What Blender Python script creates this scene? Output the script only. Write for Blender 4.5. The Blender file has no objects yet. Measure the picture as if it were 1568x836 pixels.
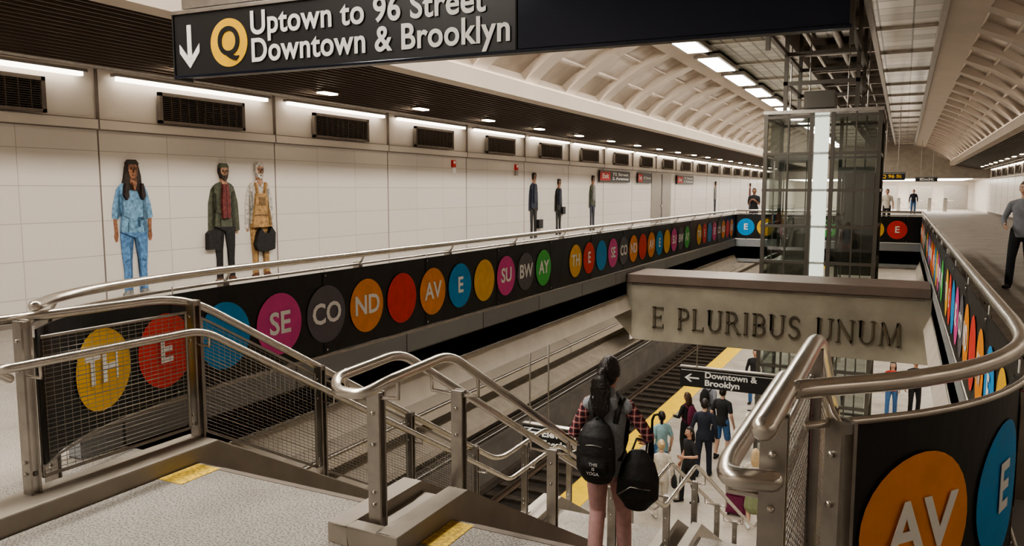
import bpy, bmesh, math, random
from mathutils import Vector, Matrix, Euler
random.seed(4)
scene = bpy.context.scene
COL = scene.collection
V = Vector
try:
    scene.view_settings.look = 'AgX - Medium High Contrast'
except Exception:
    pass

# ------------------------------------------------------------ materials
def mat(name, col, rough=.5, metal=0, noise=0, nscale=5, bump=0, emit=0, alpha=None, bscale=None):
    m = bpy.data.materials.new(name); m.use_nodes = True
    nt = m.node_tree; b = nt.nodes['Principled BSDF']
    c = (col[0], col[1], col[2], 1)
    b.inputs['Base Color'].default_value = c
    b.inputs['Roughness'].default_value = rough
    b.inputs['Metallic'].default_value = metal
    if emit:
        b.inputs['Emission Color'].default_value = c
        b.inputs['Emission Strength'].default_value = emit
    if noise or bump:
        tc = nt.nodes.new('ShaderNodeTexCoord')
        n = nt.nodes.new('ShaderNodeTexNoise'); n.inputs['Scale'].default_value = nscale
        n.inputs['Detail'].default_value = 5
        nt.links.new(tc.outputs['Object'], n.inputs['Vector'])
        if noise:
            r = nt.nodes.new('ShaderNodeValToRGB')
            r.color_ramp.elements[0].position = .3; r.color_ramp.elements[1].position = .7
            r.color_ramp.elements[0].color = tuple(max(0, x*(1-noise)) for x in col)+(1,)
            r.color_ramp.elements[1].color = tuple(min(1, x*(1+noise)) for x in col)+(1,)
            nt.links.new(n.outputs['Fac'], r.inputs['Fac'])
            nt.links.new(r.outputs['Color'], b.inputs['Base Color'])
        if bump:
            bp = nt.nodes.new('ShaderNodeBump'); bp.inputs['Strength'].default_value = bump
            bp.inputs['Distance'].default_value = .01
            src = n
            if bscale:
                src = nt.nodes.new('ShaderNodeTexNoise'); src.inputs['Scale'].default_value = bscale
                nt.links.new(tc.outputs['Object'], src.inputs['Vector'])
            nt.links.new(src.outputs['Fac'], bp.inputs['Height'])
            nt.links.new(bp.outputs['Normal'], b.inputs['Normal'])
    return m

def grid_mat(name, col, line, axes, w, h, mortar=.006, rough=.35, metal=0, vary=.04, offx=0, offy=0):
    m = bpy.data.materials.new(name); m.use_nodes = True
    nt = m.node_tree; b = nt.nodes['Principled BSDF']
    b.inputs['Roughness'].default_value = rough; b.inputs['Metallic'].default_value = metal
    tc = nt.nodes.new('ShaderNodeTexCoord'); sp = nt.nodes.new('ShaderNodeSeparateXYZ')
    cb = nt.nodes.new('ShaderNodeCombineXYZ')
    mp = nt.nodes.new('ShaderNodeMapping')
    nt.links.new(tc.outputs['Object'], sp.inputs[0])
    nt.links.new(sp.outputs[axes[0]], cb.inputs[0]); nt.links.new(sp.outputs[axes[1]], cb.inputs[1])
    mp.inputs['Location'].default_value = (offx, offy, 0)
    nt.links.new(cb.outputs[0], mp.inputs['Vector'])
    br = nt.nodes.new('ShaderNodeTexBrick')
    br.offset = 0; br.squash = 1
    br.inputs['Scale'].default_value = 1
    br.inputs['Brick Width'].default_value = w; br.inputs['Row Height'].default_value = h
    br.inputs['Mortar Size'].default_value = mortar; br.inputs['Mortar Smooth'].default_value = .3
    br.inputs['Bias'].default_value = 0
    br.inputs['Color1'].default_value = tuple(x*(1-vary) for x in col)+(1,)
    br.inputs['Color2'].default_value = tuple(min(1, x*(1+vary)) for x in col)+(1,)
    br.inputs['Mortar'].default_value = tuple(line)+(1,)
    nt.links.new(mp.outputs[0], br.inputs['Vector'])
    nt.links.new(br.outputs['Color'], b.inputs['Base Color'])
    return m

def speckle_mat(name, base, dark, scale=160, rough=.6, thr=.42):
    m = bpy.data.materials.new(name); m.use_nodes = True
    nt = m.node_tree; b = nt.nodes['Principled BSDF']; b.inputs['Roughness'].default_value = rough
    tc = nt.nodes.new('ShaderNodeTexCoord')
    n = nt.nodes.new('ShaderNodeTexNoise'); n.inputs['Scale'].default_value = scale; n.inputs['Detail'].default_value = 3
    n2 = nt.nodes.new('ShaderNodeTexNoise'); n2.inputs['Scale'].default_value = 1.7; n2.inputs['Detail'].default_value = 6
    r = nt.nodes.new('ShaderNodeValToRGB')
    r.color_ramp.elements[0].position = thr-.06; r.color_ramp.elements[0].color = tuple(dark)+(1,)
    r.color_ramp.elements[1].position = thr+.08; r.color_ramp.elements[1].color = tuple(base)+(1,)
    mx = nt.nodes.new('ShaderNodeMixRGB'); mx.blend_type = 'MULTIPLY'; mx.inputs[0].default_value = .6
    r2 = nt.nodes.new('ShaderNodeValToRGB')
    r2.color_ramp.elements[0].position = .3; r2.color_ramp.elements[0].color = (.5, .47, .44, 1)
    r2.color_ramp.elements[1].position = .65; r2.color_ramp.elements[1].color = (1, 1, 1, 1)
    nt.links.new(tc.outputs['Object'], n.inputs['Vector']); nt.links.new(tc.outputs['Object'], n2.inputs['Vector'])
    nt.links.new(n.outputs['Fac'], r.inputs['Fac']); nt.links.new(n2.outputs['Fac'], r2.inputs['Fac'])
    nt.links.new(r.outputs['Color'], mx.inputs[1]); nt.links.new(r2.outputs['Color'], mx.inputs[2])
    nt.links.new(mx.outputs[0], b.inputs['Base Color'])
    bp = nt.nodes.new('ShaderNodeBump'); bp.inputs['Strength'].default_value = .4; bp.inputs['Distance'].default_value = .005
    nt.links.new(n.outputs['Fac'], bp.inputs['Height']); nt.links.new(bp.outputs['Normal'], b.inputs['Normal'])
    return m

def glass_mat(name, tint=(.66, .70, .68), fac=.14):
    m = bpy.data.materials.new(name); m.use_nodes = True
    nt = m.node_tree; nt.nodes.clear()
    o = nt.nodes.new('ShaderNodeOutputMaterial'); t = nt.nodes.new('ShaderNodeBsdfTransparent')
    g = nt.nodes.new('ShaderNodeBsdfGlossy'); mx = nt.nodes.new('ShaderNodeMixShader')
    t.inputs[0].default_value = tint+(1,); g.inputs['Roughness'].default_value = .03
    mx.inputs[0].default_value = fac
    nt.links.new(t.outputs[0], mx.inputs[1]); nt.links.new(g.outputs[0], mx.inputs[2])
    nt.links.new(mx.outputs[0], o.inputs[0])
    return m

def plaid_mat(name):
    m = bpy.data.materials.new(name); m.use_nodes = True
    nt = m.node_tree; b = nt.nodes['Principled BSDF']; b.inputs['Roughness'].default_value = .9
    tc = nt.nodes.new('ShaderNodeTexCoord')
    outs = []
    for ax, sc in (('X', 6.5), ('Z', 6.5)):
        w = nt.nodes.new('ShaderNodeTexWave'); w.bands_direction = ax; w.inputs['Scale'].default_value = sc
        nt.links.new(tc.outputs['Object'], w.inputs['Vector'])
        r = nt.nodes.new('ShaderNodeValToRGB'); r.color_ramp.interpolation = 'CONSTANT'
        r.color_ramp.elements[0].color = (.02, .02, .03, 1)
        r.color_ramp.elements[1].color = (.36, .035, .045, 1); r.color_ramp.elements[1].position = .5
        e = r.color_ramp.elements.new(.95); e.color = (.7, .65, .6, 1)
        nt.links.new(w.outputs['Fac'], r.inputs['Fac']); outs.append(r)
    mx = nt.nodes.new('ShaderNodeMixRGB'); mx.inputs[0].default_value = .5
    nt.links.new(outs[0].outputs[0], mx.inputs[1]); nt.links.new(outs[1].outputs[0], mx.inputs[2])
    nt.links.new(mx.outputs[0], b.inputs['Base Color'])
    return m

TILE = grid_mat('wall_tile', (.71, .66, .61), (.44, .40, .36), ('Y', 'Z'), 1.0667, .46, .005, .3, 0, .03, offx=-.3, offy=.13)
CONC = mat('concrete', (.38, .335, .28), .8, 0, .12, 3, .3, bscale=60)
CONCL = mat('concrete_light', (.55, .50, .43), .7, 0, .1, 3)
CONC_D = mat('concrete_dark', (.19, .16, .135), .75, 0, .2, 2.5)
VAULT = mat('vault_concrete', (.52, .445, .37), .6, 0, .05, 1)
PANEL = mat('vault_panel', (.60, .53, .47), .3, .3, .18, 2.2)
SLAT = mat('louver_slat', (.105, .079, .063), .5, .2)
BLACKV = mat('dark_void', (.012, .011, .01), .9)
BANDW = mat('band_panel', (.68, .62, .56), .4, 0, .03, 2)
STEEL = mat('brushed_steel', (.62, .58, .53), .27, 1, .1, 8)
STEELD = mat('steel_post', (.40, .375, .345), .38, 1, .12, 12)
FASCIA = grid_mat('fascia_steel', (.30, .315, .33), (.07, .07, .07), ('Y', 'Z'), 1.6, 3, .012, .45, .0, .10)
FLOOR = speckle_mat('floor_terrazzo', (.42, .385, .345), (.16, .15, .14), 120)
LAND = speckle_mat('landing_stone', (.44, .415, .38), (.19, .175, .155), 95, .75, .46)
PLATF = speckle_mat('platform_terrazzo', (.46, .415, .355), (.24, .215, .185), 60)
YEL = mat('tactile_yellow', (.90, .60, .02), .6, 0, .08, 4)
BLK = mat('banner_black', (.012, .012, .013), .42, 0, .3, 6, .5, bscale=5)
SIGNB = mat('sign_black', (.018, .018, .02), .35)
SIGNG = mat('sign_glossy', (.016, .02, .036), .15, .3)
WHITE = mat('sign_white', (.9, .9, .88), .5)
WLIT = mat('lamp_white', (1, .95, .86), .5, emit=16)
WSTRIP = mat('lamp_strip', (1, .91, .78), .5, emit=6)
SPOT = mat('lamp_spot', (1, .82, .60), .5, emit=26)
COLWHT = mat('white_column', (.86, .93, .84), .4, emit=.7)  # white elevator column, mildly emissive so it looks bright
MIRR = grid_mat('ceiling_metal_panel', (.62, .60, .56), (.10, .10, .09), ('X', 'Y'), .61, .61, .02, .16, .95, .35)
GRATE = grid_mat('ceiling_grating', (.42, .43, .36), (.10, .10, .08), ('X', 'Y'), .3, .6, .03, .3, .6, .25)
GLASS = glass_mat('elevator_glass')
DFRAME = mat('elevator_frame', (.13, .12, .105), .4, .6)
RED = mat('sign_red', (.6, .03, .03), .5)
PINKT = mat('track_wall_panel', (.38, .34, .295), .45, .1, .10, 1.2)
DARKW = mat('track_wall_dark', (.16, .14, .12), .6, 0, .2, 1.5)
RAILM = mat('track_rail', (.22, .17, .13), .4, .8)
TIE = mat('track_bed', (.04, .032, .026), .9, 0, .3, 8)
TIEW = mat('track_tie', (.075, .058, .045), .9, 0, .3, 5)
WIRE = mat('wire', (.46, .43, .39), .45, .6)
CAPB = mat('beam_cap', (.15, .115, .095), .45, .1, .1, 3)
BEAMC = mat('beam_concrete', (.29, .265, .21), .8, 0, .18, 2.2, .3, bscale=40)
LETT = mat('bronze_letter', (.15, .125, .09), .45, .4)
CURBM = mat('stringer_stone', (.33, .295, .25), .5, .1, .12, 4)
YELW = mat('worn_yellow', (.74, .47, .07), .7, 0, .5, 45)

# ------------------------------------------------------------ geometry helper
class G:
    def __init__(s): s.v = []; s.f = []; s.m = []; s.mats = []; s.sm = []
    def mi(s, m):
        if m not in s.mats: s.mats.append(m)
        return s.mats.index(m)
    def add(s, vs, fs, m, smooth=False):
        o = len(s.v); k = s.mi(m)
        s.v += [tuple(x) for x in vs]
        for f in fs: s.f.append([i+o for i in f]); s.m.append(k); s.sm.append(smooth)
    def box(s, x0, x1, y0, y1, z0, z1, m):
        vs = [(x, y, z) for x in (x0, x1) for y in (y0, y1) for z in (z0, z1)]
        s.add(vs, [(0, 1, 3, 2), (4, 6, 7, 5), (0, 4, 5, 1), (2, 3, 7, 6), (0, 2, 6, 4), (1, 5, 7, 3)], m)
    def obox(s, c, ax, ay, az, m):
        c = V(c); ax, ay, az = V(ax), V(ay), V(az)
        vs = [c+a*ax+b*ay+d*az for a in (-1, 1) for b in (-1, 1) for d in (-1, 1)]
        s.add(vs, [(0, 1, 3, 2), (4, 6, 7, 5), (0, 4, 5, 1), (2, 3, 7, 6), (0, 2, 6, 4), (1, 5, 7, 3)], m)
    def prism(s, poly, vec, m):
        n = len(poly); vec = V(vec)
        vs = [V(p) for p in poly]+[V(p)+vec for p in poly]
        fs = [tuple(range(n)), tuple(range(2*n-1, n-1, -1))]+[(i, (i+1) % n, n+(i+1) % n, n+i) for i in range(n)]
        s.add(vs, fs, m)
    def tube(s, pts, rad, m, n=12, side=None, rnd=True):
        pts = [V(p) for p in pts]
        if not isinstance(rad, (list, tuple)): rad = [rad]*len(pts)
        rad = [(r, r) if not isinstance(r, (list, tuple)) else r for r in rad]
        tg = []
        for i in range(len(pts)):
            a = pts[max(0, i-1)]; b = pts[min(len(pts)-1, i+1)]
            t = (b-a); tg.append(t.normalized() if t.length > 1e-9 else V((0, 0, 1)))
        if side is None:
            side = V((0, 0, 1)) if abs(tg[0].z) < .9 else V((1, 0, 0))
        side = V(side)
        P = []; R = []; T = []
        if rnd:
            r = min(rad[0])
            for k in (2, 1):
                a = k*math.pi/6
                P.append(pts[0]-tg[0]*r*math.sin(a)); R.append((rad[0][0]*math.cos(a), rad[0][1]*math.cos(a))); T.append(tg[0])
        P += pts; R += rad; T += tg
        if rnd:
            r = min(rad[-1])
            for k in (1, 2):
                a = k*math.pi/6
                P.append(pts[-1]+tg[-1]*r*math.sin(a)); R.append((rad[-1][0]*math.cos(a), rad[-1][1]*math.cos(a))); T.append(tg[-1])
        vs = []; cur = side
        for p, r, t in zip(P, R, T):
            u = cur-t*cur.dot(t)
            if u.length < 1e-5: u = t.orthogonal()
            u.normalize(); w = t.cross(u); cur = u
            for j in range(n):
                a = 2*math.pi*j/n
                vs.append(p+u*r[0]*math.cos(a)+w*r[1]*math.sin(a))
        fs = []
        for i in range(len(P)-1):
            for j in range(n):
                fs.append((i*n+j, i*n+(j+1) % n, (i+1)*n+(j+1) % n, (i+1)*n+j))
        fs.append(tuple(range(n-1, -1, -1))); o = (len(P)-1)*n
        fs.append(tuple(range(o, o+n)))
        s.add(vs, fs, m, True)
    def ell(s, c, r, m, n=16, k=10, fn=None):
        vs = []
        for i in range(k+1):
            th = math.pi*i/k
            for j in range(n):
                a = 2*math.pi*j/n
                q = V((math.sin(th)*math.cos(a), math.sin(th)*math.sin(a), math.cos(th)))
                if i in (0, k): q = V((0, 0, 1 if i == 0 else -1))
                if fn: q = fn(q)
                vs.append(V(c)+V((q.x*r[0], q.y*r[1], q.z*r[2])))
        fs = []
        for i in range(k):
            for j in range(n):
                fs.append((i*n+j, (i+1)*n+j, (i+1)*n+(j+1) % n, i*n+(j+1) % n))
        s.add(vs, fs, m, True)
    def obj(s, name, parent=None, merge=True, bevel=0):
        me = bpy.data.meshes.new(name); me.from_pydata(s.v, [], s.f)
        for m in s.mats: me.materials.append(m)
        me.polygons.foreach_set('material_index', s.m); me.polygons.foreach_set('use_smooth', s.sm)
        bm = bmesh.new(); bm.from_mesh(me)
        if merge: bmesh.ops.remove_doubles(bm, verts=bm.verts, dist=1e-6)
        bmesh.ops.recalc_face_normals(bm, faces=bm.faces)
        bm.to_mesh(me); bm.free(); me.update()
        o = bpy.data.objects.new(name, me); COL.objects.link(o)
        if parent: o.parent = parent
        if bevel:
            b = o.modifiers.new('b', 'BEVEL'); b.width = bevel; b.segments = 2; b.limit_method = 'ANGLE'
        return o

def empty(name, loc=(0, 0, 0), rz=0, sc=1):
    e = bpy.data.objects.new(name, None); COL.objects.link(e)
    e.location = loc; e.rotation_euler = (0, 0, rz); e.scale = (sc, sc, sc); e.empty_display_size = .1
    return e

def text(body, pos, right, size, m, parent=None, width=None, bold=.012, ext=.003, align='CENTER', name=None, up=(0, 0, 1)):
    cu = bpy.data.curves.new(name or 'lettering', 'FONT'); cu.body = body; cu.size = size
    cu.align_x = align; cu.align_y = 'CENTER' if align == 'CENTER' else 'BOTTOM_BASELINE'
    cu.offset = bold*size*1.6; cu.extrude = ext; cu.resolution_u = 3
    cu.materials.append(m)
    o = bpy.data.objects.new(name or 'lettering', cu); COL.objects.link(o)
    r = V(right).normalized(); u = V(up); n = r.cross(u)
    M = Matrix((r, u, n)).transposed().to_4x4(); M.translation = V(pos)
    sx = 1
    if width:
        bpy.context.view_layer.update(); sx = width/max(1e-4, o.dimensions.x)
    o.matrix_world = M @ Matrix.Diagonal((sx, 1, 1, 1))
    if parent:
        o.parent = parent
    return o

def catmull(P, k=8):
    P = [V(p) for p in P]; Q = [2*P[0]-P[1]]+P+[2*P[-1]-P[-2]]; out = []
    for i in range(1, len(Q)-2):
        for j in range(k):
            t = j/k; a, b, c, d = Q[i-1], Q[i], Q[i+1], Q[i+2]
            out.append(.5*((2*b)+(c-a)*t+(2*a-5*b+4*c-d)*t*t+(-a+3*b-3*c+d)*t**3))
    out.append(P[-1]); return out

def fillet(P, r, k=6):
    P = [V(p) for p in P]; out = [P[0]]
    for i in range(1, len(P)-1):
        a = P[i-1]-P[i]; b = P[i+1]-P[i]
        rr = min(r, a.length*.45, b.length*.45)
        A = P[i]+a.normalized()*rr; B = P[i]+b.normalized()*rr
        for j in range(k+1):
            t = j/k; out.append(A*(1-t)**2+P[i]*2*t*(1-t)+B*t*t)
    out.append(P[-1]); return out

class Path:
    def __init__(s, pts):
        s.p = [V(q) for q in pts]; s.c = [0]
        for i in range(1, len(s.p)): s.c.append(s.c[-1]+(s.p[i]-s.p[i-1]).length)
        s.L = s.c[-1]
    def at(s, d):
        if d <= 0: t = (s.p[1]-s.p[0]).normalized(); return s.p[0]+t*d, t
        for i in range(1, len(s.p)):
            if d <= s.c[i] or i == len(s.p)-1:
                t = (s.p[i]-s.p[i-1]).normalized(); return s.p[i-1]+t*(d-s.c[i-1]), t
    def s_at_y(s, y):
        for i in range(1, len(s.p)):
            if s.p[i].y >= y:
                f = (y-s.p[i-1].y)/(s.p[i].y-s.p[i-1].y); return s.c[i-1]+f*(s.c[i]-s.c[i-1])
        return s.L

XL, XR = -9.5, 5.5
OL, OR = -4.44, .46
Y0, Y1 = 3.2, 23.5
YN, YF = -5.0, 66.0
PZ = -5.0

# ------------------------------------------------------------ floors
g = G()
g.box(XL, OL, YN, 80, -.35, 0, FLOOR); g.box(OR, XR, YN, 80, -.35, 0, FLOOR)
g.box(OL, OR, Y1, 80, -.35, 0, FLOOR); g.box(OL, OR, YN, Y0, -.17, 0, LAND)
g.obj('floor')
g = G()
for (x, sgn) in ((OL, -1), (OR, 1)):
    g.box(min(x, x+sgn*.12), max(x, x+sgn*.12), Y0-.3, Y1, -.24, .22, FASCIA)
    g.prism([(x+sgn*.0, Y0-.3, -.26), (x-sgn*.10, Y0-.3, -.50), (x+sgn*.35, Y0-.3, -.50), (x+sgn*.35, Y0-.3, -.26)], (0, Y1-Y0+.3, 0), CONCL)
    g.tube([(x+sgn*.0, Y0-.3, .22), (x+sgn*.0, Y1, .22)], .018, STEELD, 8)
    g.tube([(x+sgn*.0, Y0-.3, -.24), (x+sgn*.0, Y1, -.24)], .016, STEELD, 8)
g.box(OL, OR, Y1, Y1+.12, -.45, .22, FASCIA)
g.obj('slab_edge_fascia')
g = G(); g.box(XL, OL-.36, YN, 80, -.5, -.36, CONC); g.box(OR+.36, XR, YN, 80, -.5, -.36, CONC)
g.box(OL-.36, OR+.36, Y1+.2, 80, -.5, -.36, CONC); g.box(OL, OR, YN, 2.6, -.5, -.2, CONC)
g.obj('ceiling_platform')
g = G(); g.box(-6.4, 2.4, 1, 80, -6.2, PZ, PLATF); g.obj('floor_platform')
g = G()
for x in (-6.4, 1.8): g.box(x, x+.6, 1, 80, PZ, PZ+.012, YEL)
g.obj('tactile_warning_strip')
for sx in (-1, 1):
    cx = -2+sx*6.05
    g = G(); g.box(cx-1.75, cx+1.75, 1, 80, -6.4, -6.2, TIE)
    for i in range(90): g.box(cx-1.2, cx+1.2, 4+i*.75, 4.25+i*.75, -6.2, -6.12, TIEW)
    for dx in (-.72, .72):
        g.box(cx+dx-.07, cx+dx+.07, 1, 80, -6.12, -6.10, RAILM); g.box(cx+dx-.012, cx+dx+.012, 1, 80, -6.10, -6.0, RAILM)
        g.box(cx+dx-.035, cx+dx+.035, 1, 80, -6.0, -5.96, RAILM)
    g.box(cx-1.45, cx-1.25, 1, 80, -6.15, -5.98, TIEW)
    g.obj('railway_track')

# ------------------------------------------------------------ walls
def side_wall(name, x, s):
    g = G()
    a, b = (x-.3, x) if s > 0 else (x, x+.3)
    g.box(a, b, YN, 80, 0, 2.45, TILE)
    a2, b2 = (x-.3, x+.04) if s > 0 else (x-.04, x+.3)
    g.box(a2, b2, YN, 80, 2.45, 2.58, BANDW)
    g.box(a, b, YN, 80, 2.58, 3.3, BANDW)
    k = YN+ (3.5-YN) % 3.2
    while k < 66:
        xx = (x, x+.004) if s > 0 else (x-.004, x)
        g.box(xx[0], xx[1], k-.009, k+.009, 0, 2.45, CONC_D)
        xx = (x, x+.045) if s > 0 else (x-.045, x)
        g.box(xx[0], xx[1], k-.010, k+.010, 2.45, 3.3, CONC_D)
        k += 3.2
    xx = (x, x+.03) if s > 0 else (x-.03, x)
    g.box(xx[0], xx[1], YN, 66, 0, .14, CONC_D)
    xx = (x, x+.043) if s > 0 else (x-.043, x)
    g.box(xx[0], xx[1], YN, 66, 2.44, 2.455, CONC_D); g.box(xx[0], xx[1], YN, 66, 2.575, 2.585, CONC_D)
    g.obj(name)
side_wall('wall_left', XL, 1); side_wall('wall_right', XR, -1)
g = G(); g.box(XL, XR, YN-.3, YN, 0, 5.6, BANDW); g.obj('added_near_wall')  # unseen end wall added behind the camera to keep light inside the hall
g = G(); g.box(XL-.3, XR+.3, YF, YF+.3, 2.55, 5.6, CONC); g.obj('wall_far_upper')
g = G(); g.box(XL-.3, XR+.3, 80, 80.3, 0, 2.7, BANDW)
for i in range(5):
    g.box(-8+i*2.8, -6.2+i*2.8, 79.9, 80, 0, 2.1, STEELD)
g.obj('wall_far')
g = G(); g.box(XL, XR, YF+.3, 80, 2.55, 2.7, BANDW)
for i in range(5): g.box(XL+1, XR-1, 67.2+i*2.5, 67.8+i*2.5, 2.53, 2.55, WLIT)
g.obj('ceiling_lobby')
for i in range(5):
    g = G(); x = -1.6+i*1.1
    g.box(x, x+.25, 70, 71.6, 0, 1.0, STEEL); g.box(x+.02, x+.23, 70.1, 71.5, 1.0, 1.05, SIGNB)
    g.tube([(x+.25, 70.8, .85), (x+.7, 70.8, .85)], .02, STEEL); g.tube([(x+.25, 70.8, .85), (x+.5, 70.8, .5)], .02, STEEL)
    g.obj('turnstile')

def track_wall(name, x, s):
    g = G()
    def bx(d0, d1, z0, z1, m):
        a, b = x+s*d0, x+s*d1; g.box(min(a, b), max(a, b), 0, 80, z0, z1, m)
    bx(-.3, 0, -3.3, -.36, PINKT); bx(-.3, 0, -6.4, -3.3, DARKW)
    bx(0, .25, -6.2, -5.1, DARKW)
    g.prism([(x, 0, -2.35), (x+s*.95, 0, -2.95), (x+s*.95, 0, -3.22), (x, 0, -3.5)], (0, 80, 0), PINKT)
    g.prism([(x, 0, -3.9), (x+s*.55, 0, -4.15), (x+s*.55, 0, -4.30), (x, 0, -4.5)], (0, 80, 0), CONC)
    g.tube([(x+s*.97, 0, -2.97), (x+s*.97, 80, -2.97)], .035, STEELD, 8)
    g.tube([(x+s*.5, 0, -2.62), (x+s*.5, 80, -2.62)], .02, CONC_D, 6)
    for i in range(13):
        y = 2+i*6.4
        g.prism([(x, y, -2.345), (x+s*.955, y, -2.945), (x+s*.955, y, -3.22), (x, y, -2.36)], (0, .02, 0), CONC_D)
    for z in (-4.75, -4.9): g.tube([(x+s*.08, 0, z), (x+s*.08, 80, z)], .035, STEELD, 8)
    g.obj(name)
track_wall('wall_left_track', XL-.2, 1); track_wall('wall_right_track', XR+.2, -1)

def vent(x, y, s):
    g = G()
    def bx(d0, d1, y0, y1, z0, z1, m):
        a, b = x+s*d0, x+s*d1; g.box(min(a, b), max(a, b), y0, y1, z0, z1, m)
    bx(.045, .05, y+.02, y+1.56, 2.62, 3.0, BLACKV)
    bx(.045, .10, y, y+1.58, 2.98, 3.03, CONC_D); bx(.045, .10, y, y+1.58, 2.60, 2.64, CONC_D)
    bx(.045, .10, y, y+.05, 2.6, 3.03, CONC_D); bx(.045, .10, y+1.53, y+1.58, 2.6, 3.03, CONC_D)
    for i in range(12): z = 2.66+i*.027; bx(.05, .085, y+.05, y+1.53, z, z+.009, SLAT)
    for i in range(9): yy = y+.2+i*.15; bx(.055, .09, yy, yy+.012, 2.64, 2.98, SLAT)
    return g.obj('air_vent')
y = 1.2
while y < 64:
    vent(XL, y, 1)
    if y > 15: vent(XR, y, -1)
    y += 3.2

# ------------------------------------------------------------ louvred soffits, vault, central ceiling
def mx(x, s): return x if s > 0 else -4-x
def louver(s):
    g = G()
    g.tube([(mx(-9.0, s), YN, 3.20), (mx(-9.0, s), YF, 3.20)], .05, STEELD, 10)
    n = 19
    for i in range(n):
        t = i/(n-1); x = -8.93+t*1.73; z = 3.2+t*.33
        xx = sorted((mx(x, s), mx(x+.035, s)))
        g.box(xx[0], xx[1], YN, YF, z-.02, z+.09, SLAT)
    a = sorted((mx(-9.5, s), mx(-9.0, s)))
    g.box(a[0], a[1], YN, YF, 3.3, 3.34, BANDW)
    g.prism([(mx(-9.0, s), YN, 3.34), (mx(-7.2, s), YN, 3.70), (mx(-7.2, s), YN, 3.78), (mx(-9.0, s), YN, 3.42)], (0, YF-YN, 0), BLACKV)  # dark backing added above the slats so ambient does not leak through
    k = YN+(3.5-YN) % 3.2
    while k < YF:
        g.prism([(mx(-8.95, s), k, 3.2), (mx(-7.18, s), k, 3.53), (mx(-7.18, s), k, 3.62), (mx(-8.95, s), k, 3.32)], (0, .04, 0), SLAT); k += 3.2
    g.box(*sorted((mx(-7.2, s), mx(-6.88, s))), YN, YF, 3.50, 3.55, VAULT)
    g.box(*sorted((mx(-6.92, s), mx(-6.88, s))), YN, YF, 3.55, 3.80, VAULT)
    g.obj('louver_soffit')
louver(1); louver(-1)
PROF = [(-7.2, 3.58), (-6.9, 3.85), (-6.4, 4.25), (-5.8, 4.62), (-5.2, 4.88), (-4.5, 5.05)]
def vault(s):
    g = G()
    rec = [(x-.10, z+.14) for x, z in PROF]
    for i in range(len(rec)-1):
        a, b = rec[i], rec[i+1]
        g.add([(mx(a[0], s), YN, a[1]), (mx(b[0], s), YN, b[1]), (mx(b[0], s), YF, b[1]), (mx(a[0], s), YF, a[1])], [(0, 1, 2, 3)], PANEL, True)
    def shell(i0, i1, y0, y1):
        for i in range(i0, i1):
            p = [PROF[i], PROF[i+1], rec[i+1], rec[i]]
            g.prism([(mx(x, s), y0, z) for x, z in p], (0, y1-y0, 0), VAULT)
    shell(0, 1, YN, YF); shell(4, 5, YN, YF)
    y = YN+.3
    while y < YF:
        shell(1, 4, y, min(y+.5, YF)); y += 2.1
    for i in (2, 3):
        x, z = PROF[i]
        g.box(*sorted((mx(x-.06, s), mx(x, s))), YN, YF, z+.09, z+.12, VAULT)
    g.obj('ceiling_vault')
vault(1); vault(-1)
g = G()
g.box(-4.5, -2.55, YN, YF, 5.05, 5.12, GRATE)
g.box(-.75, .5, YN, YF, 5.05, 5.12, MIRR)
g.box(-2.55, -.75, YN, YF, 5.7, 5.75, CONC_D)
g.box(-2.6, -2.5, YN, YF, 4.98, 5.7, STEELD); g.box(-.8, -.7, YN, YF, 4.98, 5.7, STEELD)
g.box(-4.56, -4.46, YN, YF, 4.95, 5.15, STEELD); g.box(.46, .56, YN, YF, 4.95, 5.15, STEELD)
for k in range(22):
    y = YN+1+k*3.2
    g.box(-2.5, -.8, y, y+.12, 5.1, 5.35, STEELD)
    g.box(-2.2, -1.1, y+1, y+2.4, 5.38, 5.45, MIRR)
    g.box(-4.5, -2.6, y, y+.05, 5.0, 5.06, STEEL); g.box(-.7, .46, y, y+.05, 5.0, 5.06, STEEL)
g.tube([(-2.2, YN, 5.2), (-2.2, YF, 5.2)], .05, STEEL, 8); g.tube([(-1.2, YN, 5.22), (-1.2, YF, 5.22)], .035, STEELD, 8)
g.tube([(-1.6, YN, 5.3), (-1.6, YF, 5.3)], .08, STEELD, 8)
g.obj('ceiling')

def area(name, loc, sx, sy, power, rot=(0, 0, 0), col=(1, .93, .83)):
    l = bpy.data.lights.new(name, 'AREA'); l.shape = 'RECTANGLE'; l.size = sx; l.size_y = sy
    l.energy = power; l.color = col
    o = bpy.data.objects.new(name, l); COL.objects.link(o); o.location = loc; o.rotation_euler = rot
    return o
y = -2.8
while y < 64:
    g = G(); g.box(-4.82, -4.18, y-.1, y+2.3, 4.90, 5.0, STEELD); g.box(-4.74, -4.26, y, y+2.2, 4.885, 4.9, WLIT)
    for yy in (y+.3, y+1.9): g.tube([(-4.5, yy, 5.0), (-4.5, yy, 5.1)], .015, STEEL, 6)
    o = g.obj('ceiling_light')
    a = area('lamp', (-4.5, y+1.1, 4.88), .46, 2.2, 112); a.parent = o
    y += 3.2
for s in (1, -1):
    d = V((1*s, 0, .5)).normalized()
    e = area('cove_light', (mx(-6.98, s), 30.5, 3.775), .06, 70, 750, (0, 0, 0), (1, .90, .78))
    e.rotation_euler = (0, math.atan2(-d.x, -d.z), 0)
for s in (1, -1):
    g = G(); k = YN+(3.5-YN) % 3.2
    while k < YF-3:
        g.box(*sorted((mx(-9.44, s), mx(-9.36, s))), k+.25, k+2.95, 3.10, 3.15, WSTRIP); g.box(*sorted((mx(-9.46, s), mx(-9.34, s))), k+.2, k+3.0, 3.15, 3.19, STEELD); k += 3.2
    g.obj('wall_wash_light')
y = 1.85
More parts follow.
